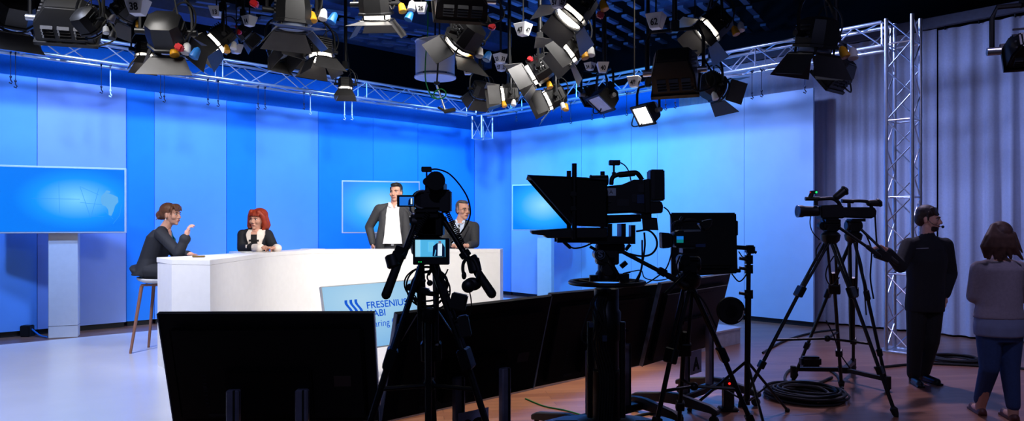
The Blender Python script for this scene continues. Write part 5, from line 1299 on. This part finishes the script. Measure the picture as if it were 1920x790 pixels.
g = MB(); g.chain([ell.lerp(wrl, .62), ell.lerp(wrl, .95)], [.05, .052]); p.wear('cuff', g, IVORY, .007, 2)
g = MB(); g.chain([elr.lerp(wrr, .62), elr.lerp(wrr, .97)], [.05, .05]); p.wear('cuff', g, IVORY, .007, 2)
tr = bvh(jk)
patch(p.t, 'neck_skin', SKIN, tr, [(w(474, 432), w(489, 432)), (w(476, 440), w(488, 440))], (0, 1, 0), .010, 6)
patch(p.t, 'black_top', BLKW, tr, [(w(475, 439), w(489, 438)), (w(478, 455), w(489, 455)), (w(479, 470), w(490, 470))], (0, 1, 0), .009, 6)
patch(p.t, 'white_lapel', IVORY, tr, [(w(468, 431), w(476, 431)), (w(468, 441), w(477, 442)), (w(472, 452), w(478, 453)), (w(477, 464), w(479, 464))], (0, 1, 0), .014, 5)
patch(p.t, 'white_lapel', IVORY, tr, [(w(487, 431), w(499, 430)), (w(488, 440), w(501, 440)), (w(489, 452), w(497, 452)), (w(491, 464), w(494, 464))], (0, 1, 0), .014, 5)
for x in (477, 490.5): patch(p.t, 'clip_mic', INK, tr, [(w(x-1.5, 449.5), w(x+1.5, 449.5)), (w(x-1.5, 452.5), w(x+1.5, 452.5))], (0, 1, 0), .024, 2, 2)
for sg in (-1, 1):
    g = MB(); g.chain([w(478+sg*13, 512), w(478+sg*13, 570), V(w(478+sg*13, 0).x, Yr, PZ+.1)], [.11, .075, .06]); p.wear('trouser_leg', g, BLKW, .01)
    shoe(p.t, V(w(478+sg*13, 0).x, Yr, PZ), V(w(478+sg*13, 0).x, Yr-.16, PZ), LEATH)
HR = mat('red_hair', (.58, .19, .08), .5, var=.3, scale=25)
R3 = M.to_3x3(); H = lambda x, y, z: M @ (V(x, y, z)*s); g = MB(); ss = lambda *r: tuple(q*s for q in r)
g.sphere(H(0, .04, .05), ss(.098, .1, .088), R3); g.sphere(H(0, .06, -.02), ss(.105, .085, .1), R3)
for sg in (-1, 1):
    g.chain([H(sg*.05, -.05, .09), H(sg*.088, -.02, .04), H(sg*.100, .0, -.02), H(sg*.106, .005, -.08), H(sg*.088, -.01, -.115)], [.03*s, .03*s, .034*s, .034*s, .022*s])
    g.chain([H(sg*.088, .03, .04), H(sg*.112, .04, -.06), H(sg*.10, .03, -.125)], [.03*s, .035*s, .02*s])
for a in range(7): g.cap(H(-.055+.018*a, -.05, .105), H(-.06+.02*a, -.088+abs(a-3)*.004, .048), .017*s, .008*s, 8)
p.wear('hair', g, HR, .006, 3)
# ---------------------------------------------------------------- man standing, open jacket
Yq = 9.82
def w(px, py, d=0.): return UP(px, py, Yq, d)
p = Person('tall man standing in open charcoal jacket and white shirt, hand on hip', V(w(740, 0).x, Yq, PZ))
M = headM(w(742.5, 361), -.2, .03, -.02); s = 1.08
B = p.body; head_parts(B, M, s); B.cap(w(740, 388), w(742, 372), .062, .06)
sec = [(w(738, 488), .17, .12), (w(739, 472), .175, .125), (w(739, 455), .16, .12), (w(739, 430), .17, .125), (w(739, 405), .195, .125), (w(739, 392), .16, .095), (w(740, 386), .08, .07)]
B.loft(sec, (1, 0, 0), (0, 1, 0))
shl, ell, wrl = w(711, 393), w(692, 426, .04), w(699, 456, -.02)
shr, elr, wrr = w(769, 393), w(783, 426, .04), w(778, 458, -.02)
for q in ((shl, ell, wrl), (shr, elr, wrr)): B.chain(q, [.055, .045, .03])
hand(B, wrl, (.1, -.2, -1), (1, 0, 0), 1, .6); hand(B, wrr, (-.1, -.2, -1), (-1, 0, 0), -1, .6)
for sg in (-1, 1): B.chain([w(739+sg*13, 485), w(739+sg*14, 545), V(w(739+sg*14, 0).x, Yq, PZ+.09)], [.095, .065, .05])
p.skin(); face(p.t, M, s)
g = MB(); g.loft([(c, a+.008, b+.01) for c, a, b in sec[1:6]]+[(w(740, 384), .075, .07)], (1, 0, 0), (0, 1, 0)); sho = p.wear('shirt', g, SHRT, .008)
g = MB()     # jacket: open front, two halves and a back
bk = [(c+V(0, .035, 0), a+.03, b+.015) for c, a, b in sec[:5]]+[(w(739, 390, .03), .15, .10)]
g.loft([(w(738, 492, .035), .21, .14)]+bk[1:], (1, 0, 0), (0, 1, 0))
for sg, xs in ((-1, (720, 719, 714, 712)), (1, (757, 760, 763, 765))):
    g.chain([w(733 if sg < 0 else 749, 388, -.02), w(xs[0], 402, -.07), w(xs[1], 425, -.08), w(xs[2], 450, -.08), w(xs[3], 478, -.06)], [.035, .06, .07, .072, .07])
for q in ((shl, ell, wrl), (shr, elr, wrr)): g.chain(q, [.075, .06, .05])
g.cap(w(714, 392), w(734, 386, .03), .066, .05); g.cap(w(766, 392), w(747, 386, .03), .066, .05)
jk = p.wear('jacket', g, CHAR, .009, 5)
tr = bvh(jk); ts = bvh(sho)
both = BVHTree.FromPolygons([ROOTINV[jk.name].inverted() @ v.co for v in jk.data.vertices]+[ROOTINV[sho.name].inverted() @ v.co for v in sho.data.vertices], [q.vertices[:] for q in jk.data.polygons]+[tuple(i+len(jk.data.vertices) for i in q.vertices) for q in sho.data.polygons])
patch(p.t, 'shirt_front', SHRT, both, [(w(730, 383), w(749, 384)), (w(727, 395), w(750, 395)), (w(726, 415), w(752, 415)), (w(724, 440), w(755, 440)), (w(721, 457), w(757, 457))], (0, 1, 0), .012, 8)
patch(p.t, 'neck_skin', SKIN, both, [(w(737.5, 384), w(744.5, 384)), (w(741, 391.5), w(742, 391.5))], (0, 1, 0), .02, 4)
for a in ([(728, 380), (734, 381), (738, 391), (731, 388)], [(752, 381), (746, 382), (742.5, 391), (749, 388)]):
    patch(p.t, 'shirt_collar', SHRT, both, [(w(*a[0]), w(*a[1])), (w(*a[3]), w(*a[2]))], (0, 1, 0), .026, 4)
patch(p.t, 'lapel', CHAR, both, [(w(725, 385), w(729.5, 385)), (w(720, 400), w(727, 400)), (w(721, 420), w(726, 420)), (w(722, 436), w(724, 436))], (0, 1, 0), .018, 4)
patch(p.t, 'lapel', CHAR, both, [(w(750.5, 385), w(755, 385)), (w(751, 400), w(759, 400)), (w(753, 420), w(758, 420)), (w(756, 436), w(758, 436))], (0, 1, 0), .018, 4)
g = MB(); g.loft([(w(739, 462), .188, .14), (w(739, 457), .186, .138)], (1, 0, 0), (0, 1, 0)); bl = g.build('belt', LEATH, p.t, 60)
MB().box(w(736, 459.5, -.142), (.04, .006, .03)).bevel(.003).build('belt_buckle', ALU, p.t, 0)
g = MB(); g.loft([(w(739, 490), .16, .12), (w(739, 478), .186, .136), (w(739, 460), .184, .136)], (1, 0, 0), (0, 1, 0))
for sg in (-1, 1): g.chain([w(739+sg*12, 482), w(739+sg*14, 545), V(w(739+sg*14, 0).x, Yq, PZ+.1)], [.105, .08, .07])
p.wear('trousers', g, CHAR, .01, 2)
for sg in (-1, 1): shoe(p.t, V(w(739+sg*14, 0).x, Yq, PZ), V(w(739+sg*14, 0).x-.02, Yq-.2, PZ), LEATH)
HD_ = mat('dark_hair', (.10, .085, .08), .6, var=.25, scale=40)
R3 = M.to_3x3(); H = lambda x, y, z: M @ (V(x, y, z)*s); g = MB()
g.sphere(H(0, .032, .052), ss(.077, .088, .078), R3); g.sphere(H(0, .06, .0), ss(.07, .062, .07), R3); g.sphere(H(0, -.02, .095), ss(.06, .06, .03), R3)
for sg in (-1, 1): g.cap(H(sg*.07, -.005, .06), H(sg*.073, -.01, .01), .012, .007, 8)
p.wear('hair', g, HD_, .006, 3)
MB().box(w(768.5, 406, -.15), (.012, .004, .012)).build('lapel_pin', ALU, p.t, 0)
# ---------------------------------------------------------------- man with glasses leaning on the desk
Yq = 9.9
def w(px, py, d=0.): return UP(px, py, Yq, d)
p = Person('grey-haired man with glasses and striped tie leaning on the right end of the desk', V(w(864, 0).x, Yq+.1, PZ))
M = headM(w(868.5, 394), .62, .04, .03); s = 1.14
B = p.body; head_parts(B, M, s); B.cap(w(862, 420), w(866, 406), .065, .062)
sec = [(w(862, 500, .12), .17, .12), (w(862, 480, .1), .175, .13), (w(862, 460, .06), .18, .135), (w(861, 440, .03), .2, .13), (w(861, 425, .0), .17, .1), (w(862, 418), .08, .07)]
B.loft(sec, (1, 0, 0), (0, 1, 0))
shl, ell, wrl = w(833, 428), w(830, 458, -.1), w(850, 461, -.3)
shr, elr, wrr = w(889, 426), w(891, 457, -.1), w(876, 461, -.3)
for q in ((shl, ell, wrl), (shr, elr, wrr)): B.chain(q, [.055, .045, .03])
hand(B, wrl, (1, -.3, 0), (0, -.1, -1), -1, .4); hand(B, wrr, (-1, -.1, .05), (0, -.1, -1), 1, .5)
for sg in (-1, 1): B.chain([w(862+sg*13, 500, .1), w(862+sg*14, 550, .08), V(w(862+sg*14, 0).x, Yq+.1, PZ+.09)], [.095, .065, .05])
p.skin(); GB = mat('grey_hair', (.33, .30, .28), .6, var=.3, scale=40); face(p.t, M, s, GB)
g = MB(); g.loft([(w(862, 505, .1), .2, .15)]+[(c, a+.02, b+.02) for c, a, b in sec[1:5]]+[(w(862, 420), .11, .085)], (1, 0, 0), (0, 1, 0))
for q in ((shl, ell, wrl), (shr, elr, wrr)): g.chain([q[0], q[1], q[1].lerp(q[2], .8)], [.078, .062, .05])
g.cap(w(836, 427), w(857, 418, .02), .066, .05); g.cap(w(887, 425), w(868, 417, .02), .066, .05)
jk = p.wear('jacket', g, CHAR); tr = bvh(jk)
patch(p.t, 'shirt_front', mat('pale_blue_shirt', (.78, .83, .92), .75, var=.03), tr, [(w(855, 416), w(873, 414)), (w(851, 428), w(870, 428)), (w(850, 445), w(864, 445)), (w(851, 462), w(860, 462))], (0, 1, 0), .011, 8)
patch(p.t, 'shirt_collar', mat('pale_blue_shirt', (.78, .83, .92), .75), tr, [(w(854, 411), w(862, 416)), (w(855, 418), w(861, 422))], (0, 1, 0), .024, 4)
patch(p.t, 'shirt_collar', mat('pale_blue_shirt', (.78, .83, .92), .75), tr, [(w(863, 416), w(874, 409)), (w(864, 422), w(872, 417))], (0, 1, 0), .024, 4)
m = mat('striped_tie', (.12, .13, .17), .6)
n_, l_ = m.node_tree.nodes, m.node_tree.links; wv = n_.new('ShaderNodeTexWave'); wv.inputs['Scale'].default_value = 9; wv.bands_direction = 'DIAGONAL'
rp = n_.new('ShaderNodeValToRGB'); rp.color_ramp.elements[0].position = .6; rp.color_ramp.elements[1].position = .65; rp.color_ramp.elements[0].color = lin((.12, .13, .17))+(1,); rp.color_ramp.elements[1].color = lin((.6, .62, .66))+(1,)
tc_ = n_.new('ShaderNodeTexCoord'); l_.new(tc_.outputs['Object'], wv.inputs['Vector']); l_.new(wv.outputs['Fac'], rp.inputs['Fac']); l_.new(rp.outputs['Color'], n_['Principled BSDF'].inputs['Base Color'])
patch(p.t, 'tie', m, tr, [(w(859.5, 415), w(864.5, 415)), (w(860, 420), w(864, 420)), (w(858, 440), w(863.5, 440)), (w(855, 462), w(861, 462))], (0, 1, 0), .022, 4)
patch(p.t, 'lapel', CHAR, tr, [(w(851, 417), w(854.5, 417)), (w(845, 430), w(851, 430)), (w(847, 445), w(850, 445)), (w(850, 460), w(851, 460))], (0, 1, 0), .02, 4)
patch(p.t, 'lapel', CHAR, tr, [(w(874, 415), w(878, 415)), (w(870, 429), w(878, 429)), (w(864, 445), w(870, 445)), (w(860, 460), w(862, 460))], (0, 1, 0), .02, 4)
for sg in (-1, 1):
    g = MB(); g.chain([w(862+sg*12, 495, .1), w(862+sg*14, 550, .1), V(w(862+sg*14, 0).x, Yq+.1, PZ+.1)], [.115, .08, .07]); p.wear('trouser_leg', g, CHAR, .01)
    shoe(p.t, V(w(862+sg*14, 0).x, Yq+.1, PZ), V(w(862+sg*14, 0).x, Yq-.1, PZ), LEATH)
R3 = M.to_3x3(); H = lambda x, y, z: M @ (V(x, y, z)*s); g = MB(); ss = lambda *r: tuple(q*s for q in r)
g.sphere(H(0, .045, .048), ss(.077, .08, .076), R3); g.sphere(H(0, .06, .0), ss(.072, .06, .07), R3); g.sphere(H(0, .0, .092), ss(.06, .06, .028), R3)
for sg in (-1, 1): g.cap(H(sg*.072, .0, .055), H(sg*.075, -.005, -.01), .014, .008, 8)
p.wear('hair', g, GB, .006, 3)
gl = MB()
for sg in (-1, 1):
    gl.tube([H(sg*.033+.019*math.cos(a), -.092, .004+.013*math.sin(a)) for a in [2*PI*i/16 for i in range(16)]], .0022, 5, closed=True)
    gl.tube([H(sg*.052, -.09, .006), H(sg*.076, .0, .004)], .002, 5)
gl.tube([H(-.014, -.093, .006), H(.014, -.093, .006)], .002, 5); gl.build('glasses', mat('spectacle_frame', (.35, .3, .27), .4), p.t)
# ---------------------------------------------------------------- crew member in black
Yq = 7.2
def w(px, py, d=0.): return UP(px, py, Yq, d)
p = Person('young man in black sweatshirt and trousers with headset mic holding a pan bar', V(w(1728, 0).x, Yq, 0))
M = headM(w(1742, 411), .85, .12, .0); s = 1.05
B = p.body; head_parts(B, M, s); B.cap(w(1738, 447), w(1740, 427), .062, .058)
sec = [(w(1734, 575), .165, .12), (w(1735, 555), .17, .125), (w(1736, 525), .165, .12), (w(1737, 490), .185, .13), (w(1738, 466), .17, .11), (w(1738, 456), .10, .07), (w(1739, 447), .06, .055)]
B.loft(sec, (1, 0, 0), (0, 1, 0))
shl, ell, wrl = w(1704, 460), w(1688, 500, -.12), w(1662, 470, -.2)
shr, elr, wrr = w(1772, 460), w(1782, 514, .03), w(1771, 556, -.04)
for q in ((shl, ell, wrl), (shr, elr, wrr)): B.chain(q, [.055, .045, .03])
hand(B, wrl, (-1, -.1, .45), (-.3, -.4, -.8), -1, .9); hand(B, wrr, (-.05, -.1, -1), (-.8, .3, 0), 1, .5)
lg = [(w(1720, 572), w(1716, 640, -.02), V(w(1713, 0).x, Yq, .09)), (w(1749, 572), w(1746, 640, -.02), V(w(1742, 0).x, Yq+.1, .09))]
for q in lg: B.chain(q, [.095, .065, .048])
p.skin(); HB2 = mat('dark_brown_hair', (.16, .10, .085), .6, var=.3, scale=40); face(p.t, M, s, HB2)
BK = mat('black_sweatshirt', (.075, .08, .1), .9, var=.12, scale=70)
g = MB(); g.loft([(w(1734, 584), .185, .145), (w(1734, 572), .19, .15)]+[(c, a+.018, b+.018) for c, a, b in sec[1:5]]+[(w(1738, 451), .12, .085)], (1, 0, 0), (0, 1, 0))
for q in ((shl, ell, wrl), (shr, elr, wrr)): g.chain([q[0], q[1], q[1].lerp(q[2], .9)], [.078, .066, .05])
g.cap(w(1708, 460), w(1738, 449), .066, .06); g.cap(w(1769, 460), w(1739, 449), .066, .06); g.cap(w(1738, 452), w(1739.5, 443), .085, .07); jk = p.wear('sweatshirt', g, BK)
tr = bvh(jk)
patch(p.t, 'chest_print', mat('grey_print', (.45, .46, .5), .8), tr, [(w(1709.5, 465.5), w(1728, 464)), (w(1709.5, 467), w(1728, 465.6))], (0, 1, 0), .004, 6, 2)
g = MB(); g.loft([(w(1734, 580), .15, .11), (w(1734, 566), .165, .12), (w(1735, 552), .165, .12)], (1, 0, 0), (0, 1, 0))
for q in lg: g.chain([q[0]+V(0, 0, .02), q[1], q[2]], [.105, .078, .064])
p.wear('trousers', g, BLKW, .01)
for q, ft in zip(lg, ((-.05, -.21), (.03, -.21))): shoe(p.t, V(q[2].x, q[2].y, 0), V(q[2].x+ft[0], q[2].y+ft[1], 0), LEATH)
R3 = M.to_3x3(); H = lambda x, y, z: M @ (V(x, y, z)*s); g = MB(); ss = lambda *r: tuple(q*s for q in r)
g.sphere(H(0, .03, .055), ss(.085, .098, .083), R3); g.sphere(H(0, .065, .0), ss(.078, .065, .08), R3)
for a in range(7): g.cap(H(-.06+.02*a, -.03, .105), H(-.058+.018*a, -.078+.006*abs(a-3), .05-.004*(a % 3)), .017, .007, 8)
for sg in (-1, 1): g.cap(H(sg*.075, -.005, .06), H(sg*.077, -.008, -.01), .016, .009, 8)
p.wear('hair', g, HB2, .006, 3)
g = MB()
for a in range(9):
    an = -1.2+2.4*a/8; g.cap(H(.052*math.sin(an)*1.05, -.03-.055*math.cos(an)*.95, -.075), H(.045*math.sin(an), -.028-.052*math.cos(an), -.1), .012, .014, 8)
p.wear('beard', g, HB2, .006, 2)
MB().tube(wire([H(-.078, .0, .0), H(-.082, -.05, -.04), H(-.06, -.105, -.058), H(-.03, -.125, -.06)]), .003, 5).build('headset_boom', BLK, p.t)
MB().sphere(H(-.025, -.128, -.06), .014).build('headset_mic', BLK, p.t)
# ---------------------------------------------------------------- woman seen from behind
Yq = 5.87
def w(px, py, d=0.): return UP(px, py, Yq, d)
p = Person('woman seen from behind in pale cardigan and blue jeans at the right edge', V(w(1872, 0).x, Yq, 0))
M = headM(w(1874, 446), PI-.35, .1, .0); s = 1.0
B = p.body; head_parts(B, M, s, True); B.cap(w(1874, 490), w(1874, 465), .058, .05)
sec = [(w(1874, 632), .175, .125), (w(1874, 610), .18, .13), (w(1873, 575), .145, .11), (w(1873, 540), .15, .11), (w(1873, 505), .17, .105), (w(1873, 492), .13, .08), (w(1874, 484), .06, .055)]
B.loft(sec, (1, 0, 0), (0, 1, 0))
shl, ell, wrl = w(1836, 505), w(1826, 556, .05), w(1846, 566, .26)
shr, elr, wrr = w(1911, 505), w(1924, 556, .05), w(1902, 562, .26)
for q in ((shl, ell, wrl), (shr, elr, wrr)): B.chain(q, [.05, .042, .028])
hand(B, wrl, (.7, .6, .2), (.3, -.3, .8), 1, .7, .92); hand(B, wrr, (-.7, .6, .2), (-.3, -.3, .8), -1, .7, .92)
lg = [(w(1855, 625), w(1855, 690, -.02), V(w(1858, 0).x, Yq+.13, .075)), (w(1893, 625), w(1893, 690, -.02), V(w(1890, 0).x, Yq-.06, .075))]
for q in lg:
    B.chain(q, [.09, .058, .04]); B.cap(q[2], V(q[2].x, q[2].y, .04), .04, .038); B.cap(V(q[2].x, q[2].y, .04), V(q[2].x+.03, q[2].y+.14, .03), .036, .03)
p.skin()
face(p.t, M, s)
CARD = mat('pale_cardigan', (.60, .56, .60), .9, var=.08, scale=50); JEAN = mat('blue_denim', (.16, .25, .42), .85, var=.12, scale=60)
g = MB(); g.loft([(w(1873, 597), .20, .15), (w(1873, 575), .175, .14)]+[(c, a+.022, b+.024) for c, a, b in sec[3:5]]+[(w(1873, 489), .12, .075)], (1, 0, 0), (0, 1, 0))
for q in ((shl, ell, wrl), (shr, elr, wrr)): g.chain([q[0], q[1], q[1].lerp(q[2], .85)], [.07, .058, .046])
g.cap(w(1840, 503), w(1873, 490), .058, .05); g.cap(w(1907, 503), w(1874, 490), .058, .05); p.wear('cardigan', g, CARD)
g = MB(); g.loft([(w(1874, 630), .195, .142), (w(1874, 612), .2, .15), (w(1873, 592), .185, .145)], (1, 0, 0), (0, 1, 0)); g.sphere(w(1874, 628), (.17, .13, .04)); p.wear('shirt_tail', g, mat('pale_blue_blouse', (.52, .56, .68), .85, var=.06))
g = MB(); g.loft([(w(1874, 640), .16, .12), (w(1874, 622), .18, .135), (w(1874, 608), .175, .13)], (1, 0, 0), (0, 1, 0))
for q in lg: g.chain([q[0], q[1], q[2]+V(0, 0, .05)], [.1, .074, .053])
p.wear('jeans', g, JEAN, .009)
for q in lg: shoe(p.t, V(q[2].x, q[2].y, 0), V(q[2].x+.04, q[2].y+.17, 0), mat('brown_flats', (.36, .2, .18), .5), True)
HW = mat('light_brown_hair', (.34, .24, .20), .6, var=.35, scale=22)
R3 = M.to_3x3(); H = lambda x, y, z: M @ V(x, y, z); g = MB(); g.sphere(H(0, .032, .045), (.088, .102, .09), R3)
rnd = random.Random(5)
for a in range(34):
    f_ = a/33; x0 = 1845+f_*55; 
    e = w(1846+f_*58+rnd.uniform(-3, 3)+max(0, f_-.6)*40, 478+rnd.uniform(-5, 9), -.10+.02*rnd.random())
    g.chain([w(1864+f_*20, 425, -.04), w(1854+f_*42, 446, -.10), w(x0, 462, -.11), e], [.03, .034, .028, .008])
g.chain([w(1898, 440, -.0), w(1908, 458, -.02), w(1917, 474, -.03)], [.03, .018, .006])
p.wear('hair', g, HW, .006, 2)
# ================================================================== light, camera, world
sc = bpy.context.scene
wd = bpy.data.worlds.new('studio'); sc.world = wd; wd.use_nodes = True
wd.node_tree.nodes['Background'].inputs['Color'].default_value = (.25, .32, .6, 1); wd.node_tree.nodes['Background'].inputs['Strength'].default_value = .05
def spot(name, loc, tgt, power, col, ang=70, blend=1., size=.12):
    L = bpy.data.lights.new(name, 'SPOT'); L.energy = power; L.color = col; L.spot_size = math.radians(ang); L.spot_blend = blend; L.shadow_soft_size = size
    o = bpy.data.objects.new(name, L); C.objects.link(o); o.location = loc
    o.rotation_euler = (Vector(tgt)-Vector(loc)).to_track_quat('-Z', 'Y').to_euler()
    return o
WARM = (1, .965, .925); BLUE = (.22, .42, 1); CYAN = (.07, .40, 1); LIL = (.30, .42, 1)
# blue wash of the flats from the trusses
for i, (s_, pw) in enumerate(((1.2, 560), (3.2, 480), (5.2, 480), (7.2, 520), (9.2, 560))):
    b_ = tcn+DL*s_; spot('wash_fill_light', V(b_.x+.9, b_.y-.9, 4.3), on(DL, s_+.4)+V(0, 0, 1.7), pw, BLUE, 115)
for i, (s_, pw, col) in enumerate(((1.2, 260, CYAN), (2.6, 420, CYAN), (4.0, 430, CYAN), (5.8, 430, LIL))):
    b_ = tcn+dr*s_; spot('wash_fill_light', V(b_.x-.9, b_.y-.9, 4.3), on(DR, s_+.5)+V(0, 0, 1.5), pw, col, 115)
spot('wash_fill_light', V(3.3, 9.2, 4.5), on(DR, 10.2)+V(0, 0, 1.8), 450, LIL, 100)  # unseen fill added to rake lilac light across the pleated curtain
spot('wash_fill_light', V(4.6, 8.2, 4.7), on(DR, 12.5)+V(0, 0, 2.0), 330, LIL, 100)  # second unseen lilac fill, added for the far end of the curtain
spot('key_fill_light', V(-1.2, 3.6, 3.9), V(-2.2, 9.0, 1.5), 420, WARM, 46, .8, .6)  # unseen frontal fill added to soften the faces under the overhead keys
for l_, tg, pw in ((V(.2, 11.2, 4.4), V(1.6, 14.2, 5.4), 160), (V(-3.2, 10.6, 4.5), V(-2.6, 13.4, 5.7), 110), (V(2.6, 10.6, 4.5), V(3.4, 12.6, 5.6), 60)):  # unseen upward spots added to brighten the louvres and beam in blue
    spot('wash_fill_light', l_, tg, pw, (.05, .3, 1), 110)
# warm white keys on desk and presenters
for (l_, tg, pw, an) in ((V(-.4, 5.6, 4.5), V(-2.6, 8.6, 1.2), 1050, 56), (V(.9, 6.8, 4.4), V(-1.4, 9.4, 1.3), 1050, 52), (V(-3.6, 5.0, 4.4), V(-3.2, 7.8, 1.3), 560, 54), (V(-.9, 7.2, 4.6), V(-1.0, 9.6, 1.3), 600, 50)):
    spot('key_fill_light', l_, tg, pw*.74, WARM, an, .8, .5)
spot('floor_fill_light', V(-4.4, 4.6, 4.6), V(-4.2, 6.2, .2), 1000, (.68, .75, 1), 75, .6)
spot('floor_fill_light', V(-1.6, 6.2, 4.6), V(-1.2, 6.2, .2), 350, WARM, 50, .8)
spot('floor_fill_light', V(1.6, 8.0, 4.4), V(.4, 7.0, 0), 1100, (1, .82, .62), 50, .8)
spot('floor_fill_light', V(3.5, 3.2, 4.8), V(5.0, 7.8, .3), 150, (.60, .54, 1), 80, 1)  # unseen lilac fill added for the dim crew at right
spot('floor_fill_light', V(4.2, 9.0, 4.9), V(3.6, 7.2, 0), 560, (.72, .62, 1), 70, 1)  # unseen lilac spot added to lift the dark floor at right
spot('floor_fill_light', V(-.5, -1.5, 5.0), V(.6, 5.0, .4), 150, (.45, .5, 1), 80, 1)  # unseen blue fill behind the camera, added for dark monitor backs and paper
cam = bpy.data.cameras.new('camera'); co = bpy.data.objects.new('camera', cam); C.objects.link(co)
co.location = (0, 0, EYE); co.rotation_euler = (PI/2, 0, 0)
cam.sensor_width = 36; cam.lens = 36*F/1920; cam.shift_y = (HY-395)/1920; cam.clip_start = .05
sc.camera = co
sc.view_settings.view_transform = 'Standard'; sc.view_settings.look = 'None'; sc.view_settings.gamma = 1; sc.view_settings.use_curve_mapping = False
sc.view_settings.exposure = 0
